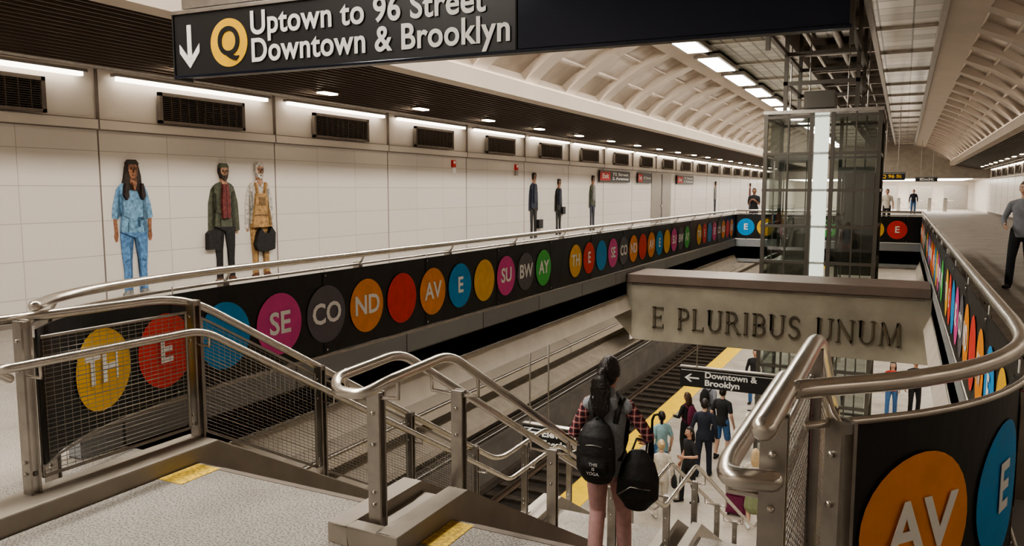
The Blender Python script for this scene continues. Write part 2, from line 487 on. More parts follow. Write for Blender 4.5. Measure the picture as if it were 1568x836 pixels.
while y < 62:
    for s in (1, -1):
        x = mx(-8.5, s)
        g = G(); g.box(x-.11, x+.11, y-.2, y+.2, 3.24, 3.31, SLAT)
        g.box(x-.075, x+.075, y-.17, y+.17, 3.22, 3.24, SPOT); g.obj('downlight')
    y += 2.75
for x in (-5.6, 1.6):
    g = G(); g.box(x-.12, x+.12, 3, 75, -.6, -.51, STEELD); g.box(x-.06, x+.06, 3, 75, -.615, -.6, WSTRIP)
    o = g.obj('platform_light'); a = area('lamp', (x, 38, -.63), .14, 70, 1700); a.parent = o
g = G(); g.box(-2.3, -1.7, 25, 70, -.6, -.51, STEELD); g.box(-2.2, -1.8, 25, 70, -.615, -.6, WSTRIP); g.obj('platform_light')

# ------------------------------------------------------------ guard paths and banners
pl = catmull([(-3.9, 2.35, 0), (-4.1, 2.6, 0), (-4.25, 2.93, 0), (-4.37, 3.43, 0), (OL, 4.0, 0)], 8)+[V((OL, Y1, 0))]
pr = catmull([(-.25, 2.35, 0), (.08, 2.68, 0), (.3, 3.05, 0), (.43, 3.5, 0), (OR, 4.0, 0)], 8)+[V((OR, Y1, 0))]
PL, PR, PE = Path(pl), Path(pr), Path([(OL, Y1, 0), (OR, Y1, 0)])
def cm(n, c): return mat(n, c, .5, 0, .08, 9)
CY = cm('dot_yellow', (.86, .50, .03)); CR = cm('dot_red', (.78, .05, .03)); CB = cm('dot_blue', (.01, .30, .68))
CP = cm('dot_pink', (.74, .08, .34)); CG = cm('dot_grey', (.13, .12, .14)); CO = cm('dot_orange', (.90, .32, .015)); CGR = cm('dot_green', (.07, .54, .10))
SEQ = [(CY, 'TH'), (CR, 'E'), (CB, ''), (CP, 'SE'), (CG, 'CO'), (CO, 'ND'), (CR, ''), (CO, 'AV'), (CB, 'E'), (CY, ''), (CP, 'SU'), (CG, 'BW'), (CGR, 'AY')]
def banner(path, name, sides, z0=.24, z1=.95, sb=0):
    g = G()
    extra = [i*.4 for i in range(int(path.L/.4))]
    ss = sorted(set([round(x, 4) for x in list(path.c)+extra if x > sb+.01]+[sb]))
    ring = []
    for s in ss:
        p, t = path.at(s); n = t.cross(V((0, 0, 1)))
        w = .004*math.sin(s*5.1)
        ring.append([p+n*(.006+w)+V((0, 0, z0)), p+n*(.006-w)+V((0, 0, z1)), p-n*.006+V((0, 0, z1)), p-n*.006+V((0, 0, z0))])
    vs = [q for r in ring for q in r]; fs = []
    for i in range(len(ring)-1):
        for j in range(4): fs.append((i*4+j, i*4+(j+1) % 4, (i+1)*4+(j+1) % 4, (i+1)*4+j))
    fs += [(0, 1, 2, 3), tuple(len(vs)-4+j for j in (3, 2, 1, 0))]
    g.add(vs, fs, BLK)
    s = 1.32
    while s < path.L:
        for sd in (-1, 1):
            p, t = path.at(s); n = t.cross(V((0, 0, 1)))*sd
            g.obox(p+n*.0115+V((0, 0, (z0+z1)/2)), t*.004, n*.001, (0, 0, (z1-z0)/2), SIGNG)
            for zz in (z0+.03, z1-.03): g.tube([p+t*.03+n*.010+V((0, 0, zz)), p+t*.03+n*.016+V((0, 0, zz))], .01, STEEL, 8, rnd=False)
        p, t = path.at(s); g.tube([p+t*.03+V((0, 0, z1-.03)), p+t*.03+V((0, 0, z1+.05))], .004, WHITE, 5)
        s += 1.6
    txts = []
    for side, start, lo, hi in sides:
        k = -30
        while True:
            s = start+k*.567+(k//13)*.61
            if s > hi: break
            if s >= lo:
                m, tx = SEQ[k % 13]
                if side < 0: m, tx = SEQ[12-(k % 13)]
                vs = []; fs = []; rr = [0, .125, .25]; n = 32; zc = .585
                def mp(ds, dz):
                    p, t = path.at(s+ds); nn = t.cross(V((0, 0, 1)))*side
                    return p+nn*.0135+V((0, 0, zc+dz))
                vs.append(mp(0, 0))
                for r in rr[1:]:
                    for j in range(n): a = 2*math.pi*j/n; vs.append(mp(r*math.cos(a), r*math.sin(a)))
                for j in range(n):
                    fs.append((0, 1+j, 1+(j+1) % n)); fs.append((1+j, 1+n+j, 1+n+(j+1) % n, 1+(j+1) % n))
                g.add(vs, fs, m, False)
                if tx:
                    p, t = path.at(s); nn = t.cross(V((0, 0, 1)))*side
                    txts.append((tx, p+nn*.0185+V((0, 0, zc)), t*side))
            k += 1
    o = g.obj(name, merge=False)
    for tx, p, r in txts: text(tx, p, r, .25, WHITE, o, None, .014, .001, name='letters')
    return o
banner(PL, 'banner', [(1, PL.s_at_y(2.93), .25, PL.L-.3)])
banner(PR, 'banner', [(1, .48-7*.567, .3, 4), (-1, .3, 1.2, PR.L-.3)], sb=.19)
banner(PE, 'banner', [(1, .3-8*.567, .2, PE.L-.25)])

def post(g, x, y, z0, z1, t=(0, 1, 0)):
    t = V(t).normalized(); n = V((t.y, -t.x, 0))
    c = V((x, y, (z0+z1)/2)); h = (z1-z0)/2
    for sg in (-1, 1):
        g.obox(c+t*sg*.022, t*.006, n*.034, V((0, 0, h)), STEELD)
        for zz in (z0+.14, z0+.2, z1-.25, z1-.1):
            g.tube([V((x, y, zz))+t*.026*sg, V((x, y, zz))+t*.038*sg], .010, STEEL, 8, rnd=False)
    g.obox((x, y, z0+.01), t*.06, n*.05, (0, 0, .01), STEELD)
    g.obox((x, y, z1-.02), t*.018, n*.03, (0, 0, .015), STEELD)

def guard(path, name, sgn, s0=.3, ds=1.6):
    g = G(); zt = 1.07
    pts = [V((p.x, p.y, zt)) for p in path.p]
    g.tube(pts, .029, STEEL, 14)
    pts2 = []
    for c in path.c:
        p, t = path.at(c); n = t.cross(V((0, 0, 1)))*sgn; pts2.append(p-n*.045+V((0, 0, .975)))
    g.tube(pts2, .013, STEEL, 8)
    pts3 = [V((p.x, p.y, .2)) for p in pts2]; g.tube(pts3, .018, STEELD, 8)
    s = s0
    while s < path.L:
        p, t = path.at(s); n = t.cross(V((0, 0, 1)))*sgn; q = p-n*.07
        post(g, q.x, q.y, 0 if s < 1.2 else -.02, .99, t)
        g.tube([q+V((0, 0, .97)), p-n*.03+V((0, 0, 1.0)), p+V((0, 0, 1.05))], .011, STEEL, 8)
        s += ds
    return g.obj(name)
guard(PL, 'guard_railing', 1); guard(PR, 'guard_railing', -1, .10, 1.95); guard(PE, 'guard_railing', 1)

# ------------------------------------------------------------ stairs
RISE, RUN = .17, .3
NA, NB = 14, 15
YA = Y0; YM = YA+NA*RUN; YM2 = YM+1.3; RB = (5.0-NA*RISE)/NB
STEP = speckle_mat('stair_tread', (.36, .33, .29), (.16, .15, .135), 80)
def zat(y):
    if y < YA: return 0
    if y < YM: return -(y-YA)*RISE/RUN
    if y < YM2: return -NA*RISE
    return max(PZ, -NA*RISE-(y-YM2)*RB/RUN)
YB = YM2+NB*RUN
def flight(x0, x1, name):
    g = G()
    for i in range(NA):
        z = -RISE*(i+1); y = YA+i*RUN
        if i == NA-1: continue
        g.box(x0, x1, y-.02, y+RUN, z-.2, z, STEP); g.box(x0, x1, y+RUN-.045, y+RUN-.005, z, z+.004, CONC_D)
    g.box(x0, x1, YM-RUN-.02, YM2, -NA*RISE-.2, -NA*RISE, STEP)
    for i in range(NB-1):
        z = -NA*RISE-RB*(i+1); y = YM2+i*RUN
        g.box(x0, x1, y-.02, y+RUN, z-.2, z, STEP); g.box(x0, x1, y+RUN-.045, y+RUN-.005, z, z+.004, CONC_D)
    return g.obj(name)
flight(-3.75, -2.36, 'staircase'); flight(-1.95, -.42, 'staircase')
def line(x, z0, ystart=None):
    P = []
    ks = [YA+.1, YM+.05, YM2+.1, YB]
    for y in ks: P.append(V((x, y, z0+zat(y-.1 if y != YM+.05 else y))))
    P.append(V((x, YB+.4, z0+PZ)))
    return P
def stringer(g, x0, x1, ystart, h=.1, depth=.32, m=CURBM):
    top = [(ystart, h), (YA+.15, h), (YM+.1, zat(YM)+h), (YM2+.15, zat(YM)+h), (YB+.1, PZ+h)]
    segs = [(0, 1, (ystart, .0), (YA+.15, -.3)), (1, 2, (YA+.15, -.3), (YM+.1, zat(YM)-depth)), (2, 3, (YM+.1, zat(YM)-depth), (YM2+.15, zat(YM)-depth)), (3, 4, (YM2+.15, zat(YM)-depth), (YB+.1, PZ))]
    for a, b, c, d in segs:
        p = [top[a], top[b], d, c]
        g.prism([(x0, y, z) for y, z in p], (x1-x0, 0, 0), m)
g = G(); stringer(g, -4.02, -3.76, 1.6)
g.obj('stair_stringer', bevel=.008)
g = G(); stringer(g, -2.355, -2.24, 2.72); stringer(g, -2.07, -1.955, 2.72)
g.box(-2.24, -2.07, 2.72, 2.8, 0, .1, CURBM); g.box(-2.24, -2.07, 2.8, YA+.15, 0, .04, CURBM)
p = [(-2.24, YA+.15, .04), (-2.24, YM+.1, zat(YM)+.04), (-2.24, YM+.1, zat(YM)-.1), (-2.24, YA+.15, -.1)]
g.prism(p, (.17, 0, 0), CURBM)
g.obj('stair_stringer', bevel=.006)
g = G(); stringer(g, -.415, -.2, 2.2); g.obj('stair_stringer', bevel=.008)
g = G(); g.box(-3.745, -3.56, 2.9, 3.18, 0, .003, YELW); g.box(-1.95, -1.82, 2.9, 3.18, 0, .003, YELW)
g.box(-3.56, -2.37, 3.16, 3.2, 0, .003, CONC_D); g.box(-1.82, -.43, 3.16, 3.2, 0, .003, CONC_D); g.obj('stair_nosing_marking')

def wires(g, x, ya, yb, lo, hi, base=zat):
    n = int((hi-lo)/.024)
    for i in range(n+1):
        h = lo+i*(hi-lo)/n
        g.tube([(x, ya, base(ya)+h), (x, yb, base(yb)+h)], .0020 if i % 5 else .0034, WIRE, 4, rnd=False)
    y = ya+.04
    while y < yb:
        g.tube([(x, y, base(y)+lo), (x, y, base(y)+hi)], .0016, WIRE, 4, rnd=False); y += .045
    for (a, b) in ((ya, ya), (yb, yb)):
        g.tube([(x, a, base(a)+lo), (x, a, base(a)+hi)], .009, STEELD, 6)
    for h in (lo, hi): g.tube([(x, ya, base(ya)+h), (x, yb, base(yb)+h)], .010, STEELD, 6)
g = G()
xg, xh = -3.93, -3.80
top = [V((-4.05, 1.35, 1.0)), V((-4.03, 2.1, 1.0))]+line(xg-.02, 1.0)
g.tube(fillet(top, .25), .027, STEEL, 14)
hr = [V((xg, 2.22, .72)), V((xg+.02, 2.12, .79)), V((xh, 2.14, .80))]+line(xh, .80)
g.tube(fillet(hr, .12), .024, STEEL, 14)
ys = [2.3, 3.35, 4.5, 5.7, 6.9, YM+.7, YM2+.8, YM2+2.2, YM2+3.6]
zb = lambda y: zat(y-.12)
for i, y in enumerate(ys):
    z0 = (.1 if y < YA+.1 else zat(y)+.16)-.03
    post(g, xg, y, z0, zat(y-.1)+1.0, (0, 1, 0))
    g.tube([(xg, y, zat(y-.1)+.72), (xh, y, zat(y-.1)+.72), (xh, y, zat(y-.1)+.78)], .009, STEEL, 6)
for a, b in zip(ys[:-1], ys[1:]):
    if b > YM2: break
    if a < YM and b > YM: continue
    wires(g, xg, a+.06, b-.06, .17, .9, base=zb)
g.obj('stair_handrail')
g = G()
A = line(-2.33, .80); B = line(-2.03, .82)
loop = list(reversed(A))+[V((-2.33, 2.78, .78)), V((-2.25, 2.68, .75)), V((-2.1, 2.68, .75)), V((-2.03, 2.78, .80))]+B
g.tube(fillet(loop, .12), .025, STEEL, 14)
for y in [2.85, 3.6, 4.9, 6.2, YM+.6, YM2+.6, YM2+2, YM2+3.4]:
    z0 = .04 if y < YA+.1 else zat(y)+.02
    zt = zat(y-.1)+.72
    post(g, -2.155, y, z0, zt, (0, 1, 0))
    for xx in (-2.33, -2.03): g.tube([(-2.155, y, zt-.03), (xx, y, zt-.02), (xx, y, zt+.08)], .011, STEEL, 8)
g.obj('stair_handrail')
g = G()
top = [V((-.28, 1.92, 1.07))]+line(-.28, 1.07)
g.tube(fillet(top, .25), .032, STEEL, 16)
hr = [V((-.27, 2.03, .9)), V((-.38, 2.0, .9)), V((-.40, 2.12, .9))]+line(-.40, .9)
g.tube(fillet(hr, .12), .029, STEEL, 16)
ys = [2.12, 3.1, 4.2, 5.4, 6.6, YM+.6, YM2+.8, YM2+2.2]
for y in ys:
    z0 = (.0 if y < 2.2 else .1 if y < YA+.1 else zat(y)+.1)
    post(g, -.28, y, z0, zat(y-.1)+1.05, (0, 1, 0))
    g.tube([(-.28, y, zat(y-.1)+.82), (-.40, y, zat(y-.1)+.82), (-.40, y, zat(y-.1)+.88)], .01, STEEL, 6)
for a, b in zip(ys[:-1], ys[1:]):
    if b > YM: break
    wires(g, -.28, a+.06, b-.06, .17, .95, base=zb)
g.obj('stair_handrail')

# ------------------------------------------------------------ bridge beam with inscription
g = G()
YBm = 13.4
g.prism([(OL-.3, YBm, .0), (OR+.2, YBm, .0), (OR+.2, YBm, -1.05), (OL+.15, YBm, -1.05), (OL-.3, YBm, -.6)], (0, 1.0, 0), BEAMC)
g.box(OL+.02, OR-.02, YBm-.06, YBm+1.1, .0, .15, CAPB)
g.box(OL+.1, OR-.1, YBm-.015, YBm, -.05, .0, CONC_D)
g.obj('concrete_bridge_beam', bevel=.015)
def glyph(ch):
    T, t = .13, .06
    def arc(cx, cy, rx, ry, a0, a1, n=10): return [(cx+rx*math.cos(math.radians(a0+(a1-a0)*i/n)), cy+ry*math.sin(math.radians(a0+(a1-a0)*i/n))) for i in range(n+1)]
    S = lambda x: [([(x-.1, .02), (x+.1, .02)], .04), ([(x-.1, .98), (x+.1, .98)], .04)]
    st = [([(.12, 0), (.12, 1)], T)]
    if ch == 'E': return st+S(.12)+[([(.12, .97), (.55, .97)], t), ([(.12, .52), (.46, .52)], t), ([(.12, .03), (.58, .03)], t), ([(.55, .99), (.55, .84)], .04), ([(.58, .01), (.58, .18)], .04), ([(.46, .44), (.46, .6)], .04)], .62
    if ch == 'L': return st+S(.12)+[([(.12, .03), (.56, .03)], t), ([(.56, .01), (.56, .18)], .04)], .58
    if ch == 'I': return st+S(.12), .24
    P = st+S(.12)+[([(.12, .97)]+arc(.32, .73, .22, .24, 90, -90)+[(.12, .49)], .09)]
    if ch == 'P': return P, .56
    if ch == 'R': return P+[([(.34, .49), (.66, 0)], .12), ([(.58, .02), (.76, .02)], .04)], .7
    if ch == 'B': return P+[([(.3, .49)]+arc(.34, .26, .24, .23, 90, -90)+[(.12, .03)], .09)], .6
    if ch == 'U': return [([(.12, 1), (.12, .3)]+arc(.37, .3, .25, .27, 180, 360)+[(.62, 1)], .09), ([(.12, 1), (.12, .3)], T), ([(.0, .98), (.24, .98)], .04), ([(.52, .98), (.74, .98)], .04)], .7
    if ch == 'N': return [([(.1, 0), (.1, 1)], t), ([(.08, .98), (.66, .04)], T), ([(.66, 0), (.66, 1)], t), ([(0, .02), (.2, .02)], .04), ([(.56, .98), (.76, .98)], .04)], .74
    if ch == 'M': return [([(.08, 0), (.14, 1)], t), ([(.14, .98), (.45, .05)], T), ([(.45, .05), (.76, .98)], t), ([(.76, 1), (.82, 0)], T), ([(0, .02), (.18, .02)], .04), ([(.72, .02), (.92, .02)], .04)], .9
    if ch == 'S': return [(arc(.28, .74, .2, .23, 20, 270, 12)+arc(.28, .26, .22, .24, 90, -160, 12), .1)], .54
    return [], .35
g = G(); x = 0; items = []
for ch in 'E PLURIBUS UNUM':
    st, w = glyph(ch); items.append((x, st)); x += w+.17
x0, x1 = -3.95, .12; sc = (x1-x0)/x; hh = .38; zb0 = -.80
for ox, st in items:
    for pts, w in st:
        for a, b in zip(pts[:-1], pts[1:]):
            A = V((x0+(ox+a[0])*sc, YBm-.02, zb0+a[1]*hh)); B = V((x0+(ox+b[0])*sc, YBm-.02, zb0+b[1]*hh))
            d = B-A; L = d.length
            if L < 1e-5: continue
            d.normalize(); n = V((-d.z, 0, d.x))
            g.obox((A+B)/2, d*(L/2+.004), (0, .02, 0), n*w*.34/2, LETT)
g.obj('beam_inscription')

# ------------------------------------------------------------ elevator
g = G()
EX0, EX1, EY0, EY1 = -2.72, -.5, 17.5, 19.9
for x in (EX0, -1.80, -1.38, EX1):
    for y in (EY0, EY1): g.box(x-.04, x+.04, y-.04, y+.04, PZ, 3.3, DFRAME)
for x in (-2.26, -.94): g.box(x-.015, x+.015, EY0-.02, EY0+.02, PZ, 3.3, DFRAME)
zs = [.12+.77*k for k in range(-6, 5)]
for z in zs:
    for y in (EY0, EY1): g.box(EX0-.05, EX1+.05, y-.03, y+.03, z-.03, z+.03, DFRAME)
    for x in (EX0, EX1): g.box(x-.03, x+.03, EY0, EY1, z-.03, z+.03, DFRAME)
g.box(EX0-.06, EX1+.06, EY0-.06, EY1+.06, 3.27, 3.34, STEELD)
g.box(EX0+.1, -1.8, EY0+.02, EY0+.03, PZ, 3.2, GLASS); g.box(-1.38, EX1-.05, EY0+.02, EY0+.03, PZ, 3.2, GLASS)
g.box(EX0, EX0+.01, EY0, EY1, PZ, 3.2, GLASS); g.box(EX1-.01, EX1, EY0, EY1, PZ, 3.2, GLASS)
g.box(-1.74, -1.46, EY0-.03, EY0+.1, -1, 3.3, COLWHT)
for z in zs: g.box(-1.77, -1.43, EY0-.04, EY0-.02, z-.01, z+.01, STEELD)
g.box(-2.6, -1.85, EY0+.4, EY1-.4, .0, .1, STEELD); g.box(-2.6, -1.85, EY0+.4, EY1-.4, 2.3, 2.45, STEELD)
for x in (-2.6, -1.87):
    for y in (EY0+.4, EY1-.42): g.box(x, x+.03, y, y+.03, .1, 2.3, STEEL)
g.box(-2.55, -1.9, EY1-.5, EY1-.47, .1, 1.0, STEELD); g.tube([(-2.55, EY1-.52, 1.0), (-1.9, EY1-.52, 1.0)], .02, STEEL, 8)
g.box(-1.3, -.6, EY0+.5, EY1-.4, 2.05, 2.15, STEELD); g.box(-1.3, -.6, EY1-.5, EY1-.45, -.3, 2.05, DFRAME)
for x in (-2.4, -2.0, -1.2, -.8): g.tube([(x, EY0+1.2, -4.9), (x, EY0+1.2, 4.9)], .015, STEELD, 6)
for x in (-2.35, -.95):
    for y in (EY0-2.5, EY0, EY1): g.box(x-.04, x+.04, y-.04, y+.04, 3.34 if y > EY0-1 else 4.2, 5.5, DFRAME)
for z in (3.9, 4.5):
    g.box(-2.4, -.9, EY0-.04, EY0+.04, z-.04, z+.04, DFRAME); g.box(-2.4, -.9, EY1-.04, EY1+.04, z-.04, z+.04, DFRAME)
    for x in (-2.35, -.95): g.box(x-.04, x+.04, EY0-2.5 if z > 4 else EY0, EY1, z-.04, z+.04, DFRAME)
g.box(-2.0, -1.4, EY0+.2, EY0+1.0, 3.4, 3.75, DFRAME)
g.obj('glass_elevator')

# ------------------------------------------------------------ signs
def hang_sign(name, x0, x1, y, z0, z1, zc, rods=None):
    g = G(); g.box(x0, x1, y-.05, y+.05, z0, z1, SIGNB); g.box(x0-.01, x1+.01, y-.06, y+.06, z1, z1+.025, STEELD)
    for x in rods or (x0+.3, x1-.3): g.tube([(x, y, z1), (x, y, zc)], .015, STEELD, 6)
    g.box(x0+.02, x1-.02, y-.052, y-.05, z1-.05, z1-.04, WHITE)
    return g.obj(name)
root = empty('overhead_direction_sign', (-4.33, 3.64, 0), math.atan2(.26, 4.07))
g = G(); g.box(0, 4.08, 0, .14, 2.40, 2.79, SIGNB); g.box(2.45, 4.08, -.006, .0, 2.405, 2.785, SIGNG)
g.box(2.435, 2.447, -.008, 0, 2.4, 2.79, BLACKV); g.box(-.015, 4.09, -.015, .155, 2.79, 2.815, STEELD)
g.box(-.012, 0, -.01, .15, 2.38, 2.8, SIGNB); g.box(-.012, 4.09, -.01, .0, 2.385, 2.402, SIGNG)
g.box(.05, 4.0, .02, .12, 2.83, 2.9, STEELD)
for x in (.5, 2.0, 3.6): g.tube([(x, .07, 2.8), (x, .07, 5.0)], .02, STEELD, 8)
g.obj('sign_box', root, bevel=.004)
g = G()
zc = 2.575; xa = .13
g.box(xa-.018, xa+.018, -.006, 0, zc-.07, zc+.145, WHITE)
g.prism([(xa-.085, -.006, zc-.03), (xa-.085, -.006, zc+.025), (xa, -.006, zc-.075), (xa+.085, -.006, zc+.025), (xa+.085, -.006, zc-.03), (xa, -.006, zc-.13)], (0, .006, 0), WHITE)
g.obj('arrow', root)
g = G(); n = 48
g.prism([(.46+.15*math.cos(2*math.pi*i/n), -.005, 2.585+.15*math.sin(2*math.pi*i/n)) for i in range(n)], (0, .005, 0), CY)
g.obj('route_disc', root)
def ltext(body, x, z, size, m, width, bold=.02, align='LEFT', y=-.008):
    cu = bpy.data.curves.new('lettering', 'FONT'); cu.body = body; cu.size = size; cu.offset = bold*size; cu.extrude = .002
    cu.align_x = align; cu.materials.append(m); cu.space_character = 1.04
    if align == 'CENTER': cu.align_y = 'CENTER'
    o = bpy.data.objects.new('lettering', cu); COL.objects.link(o)
    bpy.context.view_layer.update(); sx = width/o.dimensions.x
    o.parent = root; o.location = (x, y, z); o.rotation_euler = (math.pi/2, 0, 0); o.scale = (sx, 1, 1)
ltext('Downtown & Brooklyn', .635, 2.455, .2, WHITE, 1.76)
ltext('Uptown to 96 Street', .635, 2.622, .2, WHITE, 1.62)
ltext('Q', .46, 2.585, .25, SIGNB, .175, .015, 'CENTER')

yq = 14.2
o = hang_sign('platform_direction_sign', -3.61, -1.38, yq, -2.01, -1.65, -1.05)
text('Downtown &', (-3.15, yq-.06, -1.81), (1, 0, 0), .155, WHITE, o, .94, .02, .001, 'LEFT')
text('Brooklyn', (-3.15, yq-.06, -1.955), (1, 0, 0), .155, WHITE, o, .63, .02, .001, 'LEFT')
g = G(); g.box(-3.44, -3.25, yq-.065, yq-.06, -1.85, -1.82, WHITE)
g.prism([(-3.52, yq-.065, -1.835), (-3.42, yq-.065, -1.76), (-3.38, yq-.065, -1.76), (-3.46, yq-.065, -1.835), (-3.38, yq-.065, -1.91), (-3.42, yq-.065, -1.91)], (0, .005, 0), WHITE); g.obj('arrow', o)
o = hang_sign('elevator_direction_sign', -5.25, -3.95, 10.8, -2.42, -2.05, -.5, (-5.15, -4.83))
text('Elevator', (-4.92, 10.74, -2.2), (1, 0, 0), .15, WHITE, o, .62, .02, .001, 'LEFT')
text('Escalator', (-4.92, 10.74, -2.36), (1, 0, 0), .15, WHITE, o, .66, .02, .001, 'LEFT')
g = G(); g.prism([(-5.2, 10.74, -2.15), (-5.1, 10.74, -2.08), (-5.06, 10.74, -2.08), (-5.13, 10.74, -2.14), (-5.0, 10.74, -2.14), (-5.0, 10.74, -2.165), (-5.13, 10.74, -2.165), (-5.06, 10.74, -2.22), (-5.1, 10.74, -2.22)], (0, .006, 0), WHITE)
g.obj('arrow', o)
def wall_sign(y0, y1, z, tx):
    g = G(); g.box(XL+.046, XL+.09, y0, y1, z-.2, z+.2, SIGNB); g.box(XL+.09, XL+.095, y0+.03, y0+(y1-y0)*.32, z-.15, z+.15, RED)
    o = g.obj('exit_sign'); text('Exit', (XL+.098, y0+(y1-y0)*.17, z), (0, 1, 0), .22, WHITE, o, (y1-y0)*.2, .02, .001)
    text(tx, (XL+.098, y0+(y1-y0)*.66, z), (0, 1, 0), .15, WHITE, o, (y1-y0)*.55, .02, .001)
wall_sign(25.3, 28.6, 2.16, '72 Street\n2 Avenue'); wall_sign(29.6, 31.4, 2.16, '69 Street'); wall_sign(35.5, 38.6, 2.16, '72 Street\n2 Avenue')
g = G(); g.box(XL, XL+.03, 31.7, 34.7, 0, 2.4, STEELD); g.box(XL+.03, XL+.04, 33.18, 33.22, .02, 2.35, BLACKV)
g.box(XL+.03, XL+.09, 33.0, 33.12, .95, 1.05, STEEL); g.obj('door_1')
for y in (15.6, 18.9):
    g = G(); g.box(XL, XL+.05, y, y+.14, 2.2, 2.36, RED); g.box(XL+.05, XL+.06, y+.03, y+.11, 2.28, 2.34, WHITE)
    g.box(XL, XL+.05, y, y+.14, 2.06, 2.18, WHITE if y < 17 else STEELD); g.obj('fire_alarm_box')
g = G(); x = XL-.2+.98; yo = 3.2
g.box(x, x+.05, 23.5+yo, 28.6+yo, -3.75, -3.1, WHITE); g.box(x+.05, x+.055, 23.6+yo, 25.6+yo, -3.68, -3.3, SIGNB); g.box(x+.05, x+.055, 25.9+yo, 28.4+yo, -3.68, -3.15, SIGNB)
o = g.obj('track_wall_sign'); text('Downtown &\nBrooklyn', (x+.058, 27.15+yo, -3.42), (0, 1, 0), .2, WHITE, o, 1.9, .02, .001)
text('72 Street', (x+.058, 24.6+yo, -3.49), (0, 1, 0), .2, WHITE, o, 1.6, .02, .001)
o = hang_sign('hanging_exit_sign', -1.1, 0.0, 38, 2.1, 2.45, 5.05)
text('Q 96 St', (-.55, 37.945, 2.27), (1, 0, 0), .2, CY, o, .8, .02, .001)
o = hang_sign('hanging_exit_sign', .6, 1.9, 58, 2.25, 2.55, 5.05)
text('Exit', (1.25, 57.945, 2.39), (1, 0, 0), .22, WHITE, o, .8, .02, .001)

# ------------------------------------------------------------ flat mosaic figures on the wall
def mosaic(yc, z0, H, layers, flip=1):
    g = G(); s = H/1.8; d = .0022
    for i, (m, poly) in enumerate(layers):
        g.prism([(XL+.0005, yc+flip*p[0]*s, z0+p[1]*s) for p in poly], (.003+d*(i+1), 0, 0), m)
    return g.obj('mosaic_figure')
DK = {}
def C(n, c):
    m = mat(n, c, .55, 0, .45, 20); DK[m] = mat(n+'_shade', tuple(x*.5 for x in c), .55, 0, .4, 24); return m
def ellp(cx, cz, rx, rz, n=18): return [(cx+rx*math.cos(2*math.pi*i/n), cz+rz*math.sin(2*math.pi*i/n)) for i in range(n)]
sk1, sk2 = C('mosaic_brown_skin', (.27, .12, .065)), C('mosaic_tan_skin', (.42, .235, .15))
hairb, scrub, scrubd = C('mosaic_hair', (.03, .018, .014)), C('mosaic_scrubs', (.17, .33, .50)), C('mosaic_scrubs_dark', (.10, .23, .44))
grn, blk2, redp = C('mosaic_green', (.085, .09, .06)), C('mosaic_black', (.016, .015, .016)), C('mosaic_red', (.16, .035, .035))
tan, whi, brn, gr2, navy = C('mosaic_tan', (.40, .24, .10)), C('mosaic_white', (.52, .49, .44)), C('mosaic_brown', (.12, .05, .025)), C('mosaic_grey', (.26, .25, .24)), C('mosaic_navy', (.03, .035, .06))
